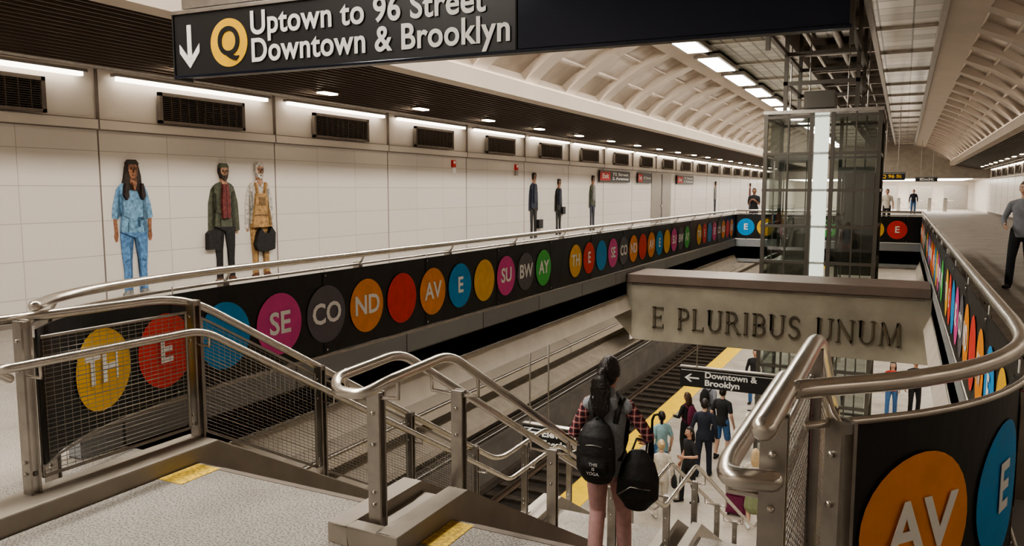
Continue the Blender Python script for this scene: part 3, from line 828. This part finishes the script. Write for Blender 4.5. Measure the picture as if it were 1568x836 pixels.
def person_layers(top, pants, skin, hair, shoes, longhair=False, cap=None, beard=None, sleeve=.7, bib=None, shirt=None, bag=None):
    L = []
    for sg in (-1, 1):
        L.append((skin, [(sg*.20, 1.42), (sg*.255, 1.30), (sg*.285, 1.05), (sg*.275, .86), (sg*.285, .80), (sg*.265, .73), (sg*.235, .74), (sg*.225, .82), (sg*.235, 1.05), (sg*.18, 1.2)]))
        L.append((top, [(sg*.08, 1.515), (sg*.17, 1.48), (sg*.225, 1.42), (sg*.26, 1.30), (sg*.285, 1.2), (sg*(.305), 1.4-sleeve*.85), (sg*.225, 1.38-sleeve*.85), (sg*.21, 1.2), (sg*.15, 1.15)]))
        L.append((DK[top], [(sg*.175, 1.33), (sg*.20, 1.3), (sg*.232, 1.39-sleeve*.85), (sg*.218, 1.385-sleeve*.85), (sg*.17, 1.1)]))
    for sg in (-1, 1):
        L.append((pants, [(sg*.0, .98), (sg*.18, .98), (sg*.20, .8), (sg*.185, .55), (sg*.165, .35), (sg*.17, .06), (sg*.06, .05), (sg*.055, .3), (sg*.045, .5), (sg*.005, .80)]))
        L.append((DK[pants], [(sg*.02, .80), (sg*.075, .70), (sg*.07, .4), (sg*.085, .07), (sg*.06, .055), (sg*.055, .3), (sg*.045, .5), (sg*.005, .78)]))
        L.append((DK[pants], [(sg*.10, .50), (sg*.16, .47), (sg*.15, .45), (sg*.09, .47)])); L.append((DK[pants], [(sg*.10, .14), (sg*.165, .17), (sg*.165, .15), (sg*.09, .11)]))
        L.append((shoes, [(sg*.06, .08), (sg*.15, .08), (sg*.20, .035), (sg*.20, .01), (sg*.12, -.005), (sg*.06, .01)]))
    L.append((pants, [(-.18, 1.0), (.18, 1.0), (.2, .86), (.0, .78), (-.2, .86)]))
    L.append((top, [(-.06, 1.53), (.06, 1.53), (.14, 1.50), (.19, 1.45), (.19, 1.2), (.175, 1.08), (.20, .86), (.1, .845), (-.1, .85), (-.20, .86), (-.175, 1.08), (-.19, 1.2), (-.19, 1.45), (-.14, 1.50)]))
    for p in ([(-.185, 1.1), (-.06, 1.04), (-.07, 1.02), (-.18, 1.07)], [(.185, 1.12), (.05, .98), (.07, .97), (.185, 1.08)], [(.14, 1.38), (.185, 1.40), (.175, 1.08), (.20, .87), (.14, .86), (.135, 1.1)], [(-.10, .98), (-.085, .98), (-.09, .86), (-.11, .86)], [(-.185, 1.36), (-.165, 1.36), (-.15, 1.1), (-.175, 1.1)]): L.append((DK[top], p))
    if longhair: L.append((hair, [(-.09, 1.72), (-.05, 1.8), (.05, 1.8), (.09, 1.72), (.12, 1.6), (.125, 1.5), (.16, 1.42), (.15, 1.33), (.10, 1.3), (.06, 1.4), (-.06, 1.42), (-.10, 1.32), (-.16, 1.36), (-.15, 1.46), (-.12, 1.56)]))
    L.append((skin, [(-.045, 1.6), (.045, 1.6), (.05, 1.50), (0, 1.44), (-.05, 1.50)])); L.append((DK[skin], [(-.045, 1.575), (.045, 1.575), (.04, 1.53), (-.04, 1.55)]))
    L.append((hair, ellp(0, 1.70, .086, .105))); L.append((skin, [(-.068, 1.73), (-.04, 1.765), (.04, 1.765), (.068, 1.73), (.07, 1.67), (.055, 1.60), (.02, 1.565), (-.02, 1.565), (-.055, 1.60), (-.07, 1.67)]))
    L.append((DK[skin], [(.068, 1.73), (.07, 1.67), (.055, 1.60), (.02, 1.565), (.035, 1.62), (.045, 1.68)]))
    L.append((hair if not cap else cap, [(-.075, 1.715), (-.082, 1.77), (-.045, 1.812), (.045, 1.812), (.082, 1.77), (.075, 1.715), (.05, 1.75), (-.05, 1.75)]))
    if beard: L.append((beard, [(-.068, 1.66), (-.04, 1.632), (.04, 1.632), (.068, 1.66), (.052, 1.585), (0, 1.545), (-.052, 1.585)]))
    for sg in (-1, 1): L.append((hairb, [(sg*.014, 1.695), (sg*.045, 1.70), (sg*.045, 1.685), (sg*.014, 1.683)])); L.append((hairb, [(sg*.012, 1.712), (sg*.05, 1.716), (sg*.05, 1.71), (sg*.012, 1.705)]))
    L.append((brn, [(-.022, 1.612), (0, 1.618), (.022, 1.612), (0, 1.603)])); L.append((DK[skin], [(0, 1.69), (.014, 1.648), (-.010, 1.645)]))
    if shirt: L.append((shirt, [(-.05, 1.5), (.05, 1.5), (.08, 1.2), (.07, .98), (-.07, .98), (-.08, 1.2)])); L.append((DK[shirt], [(.0, 1.49), (.012, 1.49), (.012, .98), (0, .98)]))
    if bib:
        L.append((bib, [(-.11, 1.33), (.11, 1.33), (.15, 1.1), (.185, .95), (.2, .8), (-.2, .8), (-.185, .95), (-.15, 1.1)]))
        for sg in (-1, 1): L.append((bib, [(sg*.06, 1.33), (sg*.09, 1.33), (sg*.12, 1.49), (sg*.09, 1.5)]))
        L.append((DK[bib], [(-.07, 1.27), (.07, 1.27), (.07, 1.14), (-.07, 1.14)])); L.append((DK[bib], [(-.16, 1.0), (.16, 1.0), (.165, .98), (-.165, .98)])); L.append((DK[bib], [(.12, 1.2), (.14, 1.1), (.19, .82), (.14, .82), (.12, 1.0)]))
    if bag: L.append(bag)
    return L
mosaic(7.15, .2, 1.86, person_layers(scrub, scrubd, sk1, hairb, gr2, longhair=True, sleeve=.42)+[(sk1, [(-.035, 1.51), (.035, 1.51), (0, 1.40)]), (DK[scrub], [(.05, 1.05), (.14, 1.05), (.14, 1.04), (.06, 1.04), (.06, .92), (.05, .92)]), (hairb, [(-.13, 1.5), (-.10, 1.5), (-.09, 1.33), (-.12, 1.28), (-.16, 1.34)]), (hairb, [(.13, 1.5), (.10, 1.5), (.09, 1.34), (.12, 1.28), (.16, 1.34)])])
mosaic(8.75, .22, 1.84, person_layers(grn, blk2, sk2, hairb, brn, cap=grn, beard=hairb, sleeve=.72, shirt=redp, bag=(blk2, [(-.36, .76), (-.31, .80), (-.24, .80), (-.20, .76), (-.19, .52), (-.37, .52)])))
mosaic(9.5, .22, 1.88, person_layers(whi, tan, sk2, whi, brn, beard=whi, sleeve=.72, bib=tan, bag=(blk2, [(-.10, .72), (-.04, .78), (.02, .70), (.12, .70), (.18, .80), (.26, .70), (.24, .44), (.05, .40), (-.12, .44), (-.16, .52)])))
mosaic(20.1, .3, 1.85, person_layers(navy, blk2, sk2, hairb, blk2, sleeve=.74, shirt=navy, bag=(blk2, [(.22, .5), (.5, .5), (.5, .25), (.22, .25)])))
mosaic(21.9, .3, 1.7, person_layers(blk2, blk2, sk2, hairb, blk2, sleeve=.74, shirt=navy, bag=(blk2, [(.2, .9), (.42, .9), (.42, .66), (.2, .66)])))
mosaic(24.8, .3, 1.85, person_layers(grn, navy, sk2, hairb, blk2, sleeve=.74, shirt=gr2))
mosaic(44, .3, 1.85, person_layers(gr2, navy, sk2, hairb, blk2, sleeve=.74)); mosaic(55, .3, 1.85, person_layers(redp, navy, sk2, hairb, blk2, sleeve=.74))

# ------------------------------------------------------------ people
def ik(a, c, l1, l2, hint):
    a, c, hint = V(a), V(c), V(hint); d = c-a; L = min(d.length, (l1+l2)*.995); u = d.normalized()
    x = (l1*l1-l2*l2+L*L)/(2*L); h = math.sqrt(max(0, l1*l1-x*x))
    n = hint-u*hint.dot(u); n.normalize()
    return a+u*x+n*h, a+u*L
def remesh(o, v, sm=3):
    r = o.modifiers.new('r', 'REMESH'); r.mode = 'VOXEL'; r.voxel_size = v; r.use_smooth_shade = True
    s = o.modifiers.new('s', 'SMOOTH'); s.iterations = sm; s.factor = .5
def cloth(n, c, noise=.12, ns=14): return mat(n, c, .9, 0, noise, ns, .5, bscale=9)
SK = mat('skin_tan', (.50, .28, .19), .55); SKL = mat('skin_light', (.58, .37, .27), .55); SKD = mat('skin_brown', (.24, .12, .075), .55)
HB = mat('hair_black', (.016, .011, .009), .45, 0, .3, 40, .6, bscale=70); HBR = mat('hair_brown', (.08, .04, .02), .5, 0, .3, 40); HBL = mat('hair_blond', (.50, .36, .20), .5, 0, .2, 40)
EYE = mat('eye_white', (.8, .8, .78), .3); LIP = mat('lip', (.36, .10, .09), .5)
T_BLK, T_GRY, T_WHT, T_RED = cloth('cloth_black', (.016, .016, .018)), cloth('cloth_grey', (.23, .24, .27)), cloth('cloth_white', (.55, .50, .42)), cloth('cloth_red', (.52, .04, .03))
T_TEAL, T_NAVY, T_JEAN, T_PINK, T_MAR, T_OLV = cloth('cloth_teal', (.27, .43, .46)), cloth('cloth_navy', (.018, .021, .035)), cloth('cloth_denim', (.06, .15, .32)), cloth('cloth_pink', (.58, .35, .33)), cloth('cloth_maroon', (.15, .02, .06)), cloth('cloth_olive', (.20, .22, .12))
SHOE = cloth('shoe_black', (.02, .018, .018)); SHOEW = cloth('shoe_white', (.6, .6, .58))

def person(name, loc, yaw, H=1.72, top=T_BLK, pants=T_NAVY, skin=SK, hair=HB, style='short', feet=None, hands=None, sleeve='long',
           legs='pants', shoe=SHOE, vox=.014, hyaw=0, female=False, lean=0, hint=None, curl=.5, armmat=None, hpitch=0):
    S = H/1.75; root = empty(name, loc, yaw, S)
    feet = feet or [(-.11, .0, 0), (.11, .06, 0)]
    hands = hands or [(-.27, .04, .88), (.27, .05, .88)]
    hint = hint or [(-.4, -1, 0), (.4, -1, 0)]
    hz = .94+min(0, (feet[0][2]+feet[1][2])/2)*.3
    ln = lambda x, y, z: V((x, y+lean*max(0, z-.95), z))
    sw = .158 if female else .175
    hip = [V((-.085, 0, hz)), V((.085, 0, hz))]
    sh = [ln(-sw, 0, 1.385), ln(sw, 0, 1.385)]
    gt, gp, gs, gh, gf = G(), G(), G(), G(), G()
    wf = .9 if female else 1
    tz = [(.845, .172, .126), (.98, .166, .120), (1.08, .138*wf, .104), (1.2, .150*wf, .108), (1.31, .168*wf, .113), (1.37, .165*wf, .104), (1.415, .125, .088), (1.45, .075, .068), (1.48, .060, .060)]
    gt.tube([ln(0, 0, z) for z, a, b in tz], [(a, b) for z, a, b in tz], top, 20, side=(1, 0, 0), rnd=False)
    gt.tube([ln(-sw, 0, 1.385), ln(-sw*.55, 0, 1.412), ln(0, 0, 1.435), ln(sw*.55, 0, 1.412), ln(sw, 0, 1.385)], [.054, .056, .058, .056, .054], top, 14)
    ga = gt if armmat is None else G(); am = armmat or top
    for i in (0, 1):
        e, w = ik(sh[i], hands[i], .275, .262, hint[i])
        m1 = sh[i].lerp(e, .5)
        if sleeve == 'long':
            ga.tube([sh[i], m1, e, e.lerp(w, .5), w], [.056, .052, .045, .041, .034], am, 12)
        else:
            ga.tube([sh[i], m1, sh[i].lerp(e, .72)], [.056, .055, .054], am, 12)
            gs.tube([m1, e, e.lerp(w, .4), w], [.043, .038, .037, .026], skin, 12)
        d = (w-e).normalized(); inner = V((1 if i == 0 else -1, 0, 0)); inner = (inner-d*inner.dot(d)).normalized()
        fw = d.cross(inner); fw = fw if fw.y > 0 or abs(fw.y) < .2 and fw.z > 0 else -fw
        gh.tube([w-d*.03, w+d*.01, w+d*.05, w+d*.09], [(.024, .02), (.03, .017), (.040, .015), (.036, .012)], skin, 12, side=fw)
        for k, (off, ln_) in enumerate(((.030, .072), (.010, .082), (-.010, .076), (-.029, .060))):
            b = w+d*.082+fw*off; c1 = curl*.8
            p1 = b+(d*math.cos(c1)+inner*math.sin(c1))*ln_*.5; p2 = p1+(d*math.cos(c1*2.2)+inner*math.sin(c1*2.2))*ln_*.32
            p3 = p2+(d*math.cos(c1*3)+inner*math.sin(c1*3))*ln_*.22
            gh.tube([b, p1, p2, p3], [.0092, .0085, .0078, .0065], skin, 8)
        b = w+d*.025+fw*.028
        gh.tube([b, b+d*.03+fw*.022+inner*.008, b+d*.058+fw*.024+inner*.02], [.012, .0105, .008], skin, 8)
    gp.tube([V((0, 0, hz+.06)), V((0, 0, hz)), V((0, .0, hz-.07))], [(.138, .100), (.154, .108), (.14, .10)], pants, 20, side=(1, 0, 0))
    for i in (0, 1):
        ft = V(feet[i]); an = ft+V((0, -.03, .09))
        kn, an2 = ik(hip[i], an, .44, .42, (0.15*(-1 if i == 0 else 1), 1, 0))
        an = an2
        if legs == 'pants':
            gp.tube([hip[i]+V((0, 0, .02)), hip[i].lerp(kn, .5), kn, kn.lerp(an, .5), an+V((0, 0, .0))], [.092, .084, .066, .063, .060], pants, 14)
        elif legs == 'shorts':
            gp.tube([hip[i]+V((0, 0, .02)), hip[i].lerp(kn, .5), kn.lerp(hip[i], .08)], [.09, .086, .080], pants, 14)
            gs.tube([hip[i].lerp(kn, .6), kn, kn.lerp(an, .35), an], [.065, .052, .055, .034], skin, 12)
        else:
            gs.tube([hip[i].lerp(kn, .6), kn, kn.lerp(an, .35), an], [.062, .050, .053, .033], skin, 12)
        out = V((.12*(-1 if i == 0 else 1), 1, 0)).normalized()
        a0 = V((an.x, an.y, an.z-.05))
        gf.tube([a0-out*.035, a0+out*.06, a0+out*.14, a0+out*.185], [(.036, .044), (.041, .04), (.046, .030), (.038, .022)], shoe, 12, side=out.cross(V((0, 0, 1))))
        gf.tube([an+V((0, 0, .03)), a0], [.04, .042], shoe if legs != 'skirt' else skin, 10)
    if legs == 'skirt':
        gp.tube([V((0, 0, hz+.06)), V((0, 0, hz-.08)), V((0, 0, hz-.28)), V((0, 0, hz-.45))], [(.14, .10), (.17, .125), (.19, .15), (.21, .17)], pants, 20, side=(1, 0, 0))
    o = gt.obj('top', root); remesh(o, vox)
    if armmat is not None: o = ga.obj('sleeves', root); remesh(o, vox*.8)
    o = gp.obj('lower_garment', root); remesh(o, vox)
    if gs.v: o = gs.obj('limbs_skin', root); remesh(o, vox*.7, 2)
    o = gf.obj('shoes', root); remesh(o, vox*.8, 2)
    o = gh.obj('hands', root, merge=False)
    if vox < .01: remesh(o, .0032, 1)
    hd = G(); hc = V((0, 0, 0))
    def hf(q):
        x, y, z = q
        if z < 0: x *= 1-.30*(-z)**1.4; y *= 1-.18*(-z)**1.5; y += .10*(-z)**2
        if y < 0: x *= 1+.05*(-y)
        if y > .5 and -.1 < z < .25 and abs(x) > .2: y -= .05
        return V((x, y, z))
    hd.ell(hc, (.076, .096, .118), skin, 24, 16, hf)
    hd.tube([(0, .088, .025), (0, .100, -.005), (0, .112, -.028), (0, .096, -.036)], [.008, .011, .014, .010], skin, 8)
    for sg in (-1, 1):
        hd.ell((sg*.030, .081, .012), (.013, .009, .008), EYE, 10, 6); hd.ell((sg*.030, .087, .012), (.006, .005, .006), HB, 8, 6)
        hd.tube([(sg*.016, .092, .030), (sg*.032, .090, .034), (sg*.048, .078, .029)], .004, hair, 6)
        hd.ell((sg*.077, -.005, 0), (.010, .020, .031), skin, 10, 8)
    hd.tube([(-.022, .083, -.058), (0, .090, -.057), (.022, .083, -.058)], [.004, .0065, .004], LIP, 8)
    big = 1.16 if style in ('ponytail',) else 1.10
    def hrf(q):
        x, y, z = q; r = big
        front = y > .25 and z < .55; low = z < -.55
        side = y > -.05 and z < (.1 if not female else -.2)
        if front or low or side: r = .90
        return V((x*r, y*r, z*(r if z > 0 else 1)))
    if style != 'bald': hd.ell(hc+V((0, -.004, .006)), (.076, .096, .118), hair, 28, 18, hrf)
    if style == 'long':
        hd.tube([(0, -.03, .06), (0, -.07, -.05), (0, -.085, -.16), (0, -.08, -.27)], [(.085, .06), (.098, .05), (.095, .04), (.06, .02)], hair, 16, side=(1, 0, 0))
    if style == 'ponytail':
        hp = G()
        hp.tube([(0, -.085, .025), (0, -.125, .01)], [.042, .034], hair, 14)
        hp.tube([(0, -.115, .015), (.004, -.145, -.03), (.010, -.150, -.08), (.018, -.14, -.14), (.022, -.135, -.21), (.018, -.13, -.27), (.012, -.13, -.31)], [(.04, .03), (.062, .036), (.070, .038), (.068, .036), (.058, .032), (.042, .024), (.012, .010)], hair, 18, side=(1, 0, 0))
        for k in range(15):
            a = k/14*2-1; ph = k*1.9
            hp.tube([(a*.03, -.130, .01), (a*.068+.010*math.sin(ph), -.168+.03*a*a, -.05), (a*.078+.010+.013*math.sin(ph+2), -.172+.03*a*a, -.11), (a*.074+.018+.013*math.sin(ph+4), -.165+.02*a*a, -.18), (a*.058+.020+.014*math.sin(ph+6), -.158, -.25), (a*.034+.014, -.145, -.31-.018*math.cos(ph))], [.010, .0125, .0125, .0125, .010, .003], hair, 8)
        ho2 = hp.obj('ponytail', root, merge=False); ho2.location = ln(0, .01, 1.632); ho2.rotation_euler = (hpitch*.4, 0, hyaw)
        remesh(ho2, .0045, 1)
    if style == 'bun': hd.ell((0, -.11, .05), (.035, .035, .035), hair, 12, 8)
    ho = hd.obj('head', root, merge=False); ho.location = ln(0, .01, 1.632); ho.rotation_euler = (hpitch, 0, hyaw)
    nk = G(); nk.tube([ln(0, -.005, 1.44), ln(0, 0, 1.5), ln(0, .005, 1.57)], [.054, .048, .050], skin, 14); nk.obj('neck', root)
    return root, ln

PLAID = plaid_mat('plaid_shirt'); HOOD = cloth('hoodie_grey', (.31, .33, .36), .15, 40); BAG = mat('backpack_fabric', (.018, .018, .019), .6, 0, .3, 30, .5, bscale=25)
wx, wy = -1.74, 4.9
S = 1.53/1.75
root, ln = person('woman_on_stairs', (wx, wy, -1.02), math.radians(4), 1.53, top=HOOD, pants=T_PINK, skin=SK, hair=HB, style='ponytail', female=True,
       feet=[(-.09, -.02, 0), (.09, .30, -.17/S)], hands=[(-.24, .20, 1.02), (.25, .25, 1.06)], hint=[(-.5, -1, -.3), (.9, -1, -.3)], vox=.0075, hyaw=-.25, hpitch=-.12, armmat=PLAID, curl=.9, shoe=SHOE)
g = G()
g.tube([(0, -.105, 1.40), (0, -.125, 1.47), (0, -.07, 1.52)], [(.11, .035), (.105, .045), (.075, .035)], HOOD, 16, side=(1, 0, 0)); g.tube([(-.08, -.02, 1.49), (-.06, .06, 1.45), (0, .09, 1.42), (.06, .06, 1.45), (.08, -.02, 1.49)], .022, HOOD, 10)
g.tube([(-.15, -.02, 1.385), (0, -.05, 1.40), (.15, -.02, 1.385)], [.056, .07, .056], HOOD, 12)
o = g.obj('hood', root); remesh(o, .008)
g = G()
g.tube([(-.04, -.16, .84), (-.04, -.19, .92), (-.04, -.20, 1.06), (-.04, -.185, 1.18), (-.04, -.16, 1.26), (-.04, -.14, 1.29)], [(.12, .05), (.155, .075), (.155, .085), (.14, .075), (.10, .05), (.05, .03)], BAG, 28, side=(1, 0, 0))
g.tube([(-.04, -.255, .89), (-.04, -.275, .97), (-.04, -.255, 1.06)], [(.10, .02), (.11, .028), (.09, .02)], BAG, 16, side=(1, 0, 0))
bk = g.obj('backpack', root); remesh(bk, .007, 5)
g = G()
g.tube([(-.17, -.235, 1.11), (-.04, -.285, 1.14), (.09, -.235, 1.11)], .004, STEELD, 6)
for sg in (-1, 1):
    g.tube([(sg*.09, -.12, 1.28), (sg*.115, -.105, 1.41), (sg*.12, -.02, 1.46), (sg*.12, .08, 1.41), (sg*.13, .11, 1.28), (sg*.13, .05, 1.1), (sg*.12, -.09, .98)], [(.022, .008)]*7, BAG, 8, side=(1, 0, 0))
g.tube([(-.07, -.15, 1.28), (-.04, -.17, 1.33), (-.01, -.15, 1.28)], .008, BAG, 8)
g.obj('backpack_straps', root)
for i, tx in enumerate(('THIS', 'IS', 'YOGA.')):
    cu = bpy.data.curves.new('backpack_print', 'FONT'); cu.body = tx; cu.size = .034; cu.align_x = 'CENTER'; cu.extrude = .001; cu.materials.append(WHITE)
    t = bpy.data.objects.new('backpack_print', cu); COL.objects.link(t); t.parent = root; t.location = (-.03, -.306, .985-i*.036); t.rotation_euler = (math.pi/2, 0, 0)
g = G()
g.tube([(.24, -.03, .62), (.25, -.04, .70), (.26, -.05, .85), (.25, -.03, .96), (.24, 0, 1.02)], [(.10, .05), (.165, .085), (.16, .09), (.13, .07), (.08, .04)], BAG, 24, side=(1, .2, 0))
tb = g.obj('tote_bag', root); remesh(tb, .008, 5)
g = G()
g.tube([(.12, -.12, .72), (.22, -.145, .80), (.36, -.10, .78)], .006, STEELD, 6)
g.tube([(.18, .0, 1.0), (.20, .12, 1.10), (.24, .27, 1.04), (.28, .15, 1.08), (.30, 0, .99)], .009, BAG, 8)
g.obj('tote_handles', root)
g = G()
g.tube([(.31, .12, .78), (.31, .15, 1.0), (.31, .17, 1.20)], [.022, .026, .010], T_BLK, 10)
g.tube([(.31, .17, 1.18), (.31, .175, 1.25), (.325, .175, 1.29), (.355, .175, 1.30), (.385, .175, 1.27), (.385, .175, 1.23)], .010, T_BLK, 10)
g.obj('umbrella', root)

PI = math.pi
def bagpack(r, m):
    g = G(); g.tube([(0, -.16, .98), (0, -.19, 1.1), (0, -.19, 1.28), (0, -.16, 1.40)], [(.12, .06), (.15, .085), (.14, .08), (.09, .04)], m, 16, side=(1, 0, 0))
    for sg in (-1, 1): g.tube([(sg*.09, -.12, 1.38), (sg*.11, 0, 1.465), (sg*.12, .10, 1.36), (sg*.13, .05, 1.1), (sg*.12, -.1, 1.0)], .014, m, 8)
    g.obj('backpack', r)
r, l = person('commuter_teal_shirt', (-4.6, 16.5, PZ), .8, 1.74, T_TEAL, T_JEAN, SKL, HB, sleeve='short')
r, l = person('woman_white_coat', (-4.15, 14.9, PZ), .5, 1.62, T_WHT, T_WHT, SKL, HBL, 'bun', female=True, shoe=SHOEW, legs='pants')
g = G(); g.tube([(.3, 0, .72), (.3, 0, .82), (.3, 0, .93)], [(.06, .12), (.06, .15), (.04, .12)], T_BLK, 14, side=(1, 0, 0)); g.tube([(.3, -.08, .95), (.26, -.05, 1.2), (.16, 0, 1.47), (.26, .05, 1.2), (.3, .08, .95)], .008, T_BLK, 6); g.obj('handbag', r)
person('woman_black_dress', (-3.82, 15.9, PZ), 2.4, 1.66, T_BLK, T_BLK, SK, HB, 'long', sleeve='short', female=True, feet=[(-.12, -.12, 0), (.12, .14, 0)], hands=[(-.2, .25, 1.15), (.26, .05, .88)])
person('man_dark_suit', (-3.9, 17.6, PZ), .15, 1.84, T_NAVY, T_NAVY, SKL, HB, feet=[(-.13, -.05, 0), (.13, .08, 0)])
person('man_in_shorts', (-3.75, 18.9, PZ), -.3, 1.84, T_BLK, T_JEAN, SKL, HB, sleeve='short', legs='shorts', feet=[(-.14, 0, 0), (.14, .05, 0)])
r, l = person('commuter_with_backpack', (-4.55, 18.6, PZ), 1.0, 1.68, T_BLK, T_BLK, SK, HBR, 'long', female=True, hands=[(-.2, .25, 1.1), (.2, .25, 1.1)]); bagpack(r, T_MAR)
r, l = person('commuter_grey', (-4.35, 20.2, PZ), -.6, 1.76, T_GRY, T_NAVY, SKD, HB); bagpack(r, T_BLK)
r, l = person('woman_green_skirt', (-2.35, 15.2, PZ), .2, 1.62, T_WHT, T_OLV, SKL, HBL, 'long', sleeve='short', legs='skirt', female=True, shoe=SHOEW)
r, l = person('woman_red_jacket', (-.05, 24.8, PZ), PI-.1, 1.68, T_RED, T_JEAN, SKL, HB, 'long', female=True, hands=[(-.24, .12, .95), (.24, .05, .88)], feet=[(-.1, -.05, 0), (.1, .15, 0)])
person('man_black_shirt', (.55, 25.2, PZ), PI+.2, 1.74, T_BLK, T_BLK, SK, HB, sleeve='short', hands=[(-.14, .24, 1.1), (.27, .05, .88)])
person('commuter_dark_coat', (-1.5, 22.4, PZ), PI, 1.68, T_NAVY, T_BLK, SKL, HB)
person('commuter_black_coat', (-3.9, 24.5, PZ), PI, 1.74, T_BLK, T_JEAN, SK, HB)
person('commuter_white_shirt', (-2.6, 28, PZ), .3, 1.7, T_WHT, T_JEAN, SK, HB)
person('man_grey_shirt', (1.80, 15.4, 0), PI*.9, 1.80, T_GRY, T_BLK, SKL, HBR, feet=[(-.1, -.14, 0), (.12, .18, 0)], hands=[(-.25, .1, .9), (.22, .2, 1.05)])
person('man_black_tee', (-5.35, 32, 0), PI*1.0, 1.75, T_BLK, T_NAVY, SKD, HB, sleeve='short', hands=[(-.1, .25, 1.25), (.1, .25, 1.25)])
person('traveller', (-.7, 40, 0), PI, 1.72, T_WHT, T_BLK, SK, HB, sleeve='short'); person('traveller', (.6, 62, 0), PI, 1.72, T_NAVY, T_JEAN, SKL, HB)

g = G(); X, Y = -2.78, 15.75
g.box(X-.2, X+.2, Y-.13, Y+.13, PZ+.06, PZ+.66, T_MAR); g.box(X-.15, X+.15, Y-.16, Y-.13, PZ+.12, PZ+.42, T_MAR); g.box(X-.13, X+.13, Y-.155, Y-.13, PZ+.46, PZ+.6, T_MAR)
for sx in (-.15, .15):
    for sy in (-.09, .09): g.tube([(X+sx-.015, Y+sy, PZ+.03), (X+sx+.015, Y+sy, PZ+.03)], .03, T_BLK, 10, rnd=False)
g.tube(fillet([(X-.09, Y+.1, PZ+.6), (X-.09, Y+.1, PZ+1.0), (X+.09, Y+.1, PZ+1.0), (X+.09, Y+.1, PZ+.6)], .04), .01, STEELD, 8)
g.obj('suitcase', bevel=.02)
g = G(); X, Y = -3.1, 19.6
for sx in (-.25, .25):
    for sy in (-.35, .35): g.tube([(X+sx-.02, Y+sy, PZ+.12), (X+sx+.02, Y+sy, PZ+.12)], .12, T_BLK, 16, rnd=False)
    g.tube([(X+sx, Y-.35, PZ+.12), (X+sx, Y+.1, PZ+.6), (X+sx, Y+.5, PZ+1.0)], .014, STEELD, 8); g.tube([(X+sx, Y+.35, PZ+.12), (X+sx, Y, PZ+.6)], .014, STEELD, 8)
g.tube([(X-.25, Y+.5, PZ+1.0), (X+.25, Y+.5, PZ+1.0)], .018, T_BLK, 8)
g.tube([(X, Y-.4, PZ+.5), (X, Y-.05, PZ+.42), (X, Y+.15, PZ+.5), (X, Y+.28, PZ+.85)], [(.2, .05), (.22, .08), (.22, .08), (.2, .05)], T_BLK, 14, side=(1, 0, 0))
g.tube([(X, Y+.3, PZ+.85), (X, Y+.15, PZ+1.02), (X, Y-.1, PZ+1.0)], [(.22, .06), (.24, .03), (.22, .02)], T_WHT, 14, side=(1, 0, 0))
g.obj('baby_stroller')
for y in (30, 44):
    g = G(); g.box(-3.6, -1.8, y, y+.5, PZ+.42, PZ+.5, STEEL)
    for x in (-3.4, -2.0): g.box(x-.04, x+.04, y+.05, y+.45, PZ, PZ+.42, STEELD)
    g.box(-3.6, -1.8, y+.48, y+.52, PZ+.5, PZ+.9, STEEL); g.obj('platform_bench')

# ------------------------------------------------------------ world + camera
w = bpy.data.worlds.new('world'); scene.world = w; w.use_nodes = True
w.node_tree.nodes['Background'].inputs[0].default_value = (.5, .45, .4, 1); w.node_tree.nodes['Background'].inputs[1].default_value = .1
cam = bpy.data.cameras.new('camera'); co = bpy.data.objects.new('camera', cam); COL.objects.link(co)
cam.sensor_width = 36; cam.lens = 36*1180/1568; cam.clip_start = .05; cam.clip_end = 300
co.location = (0, 0, 1.65)
co.rotation_euler = (math.radians(90-6.10), 0, math.radians(26.86))
scene.camera = co
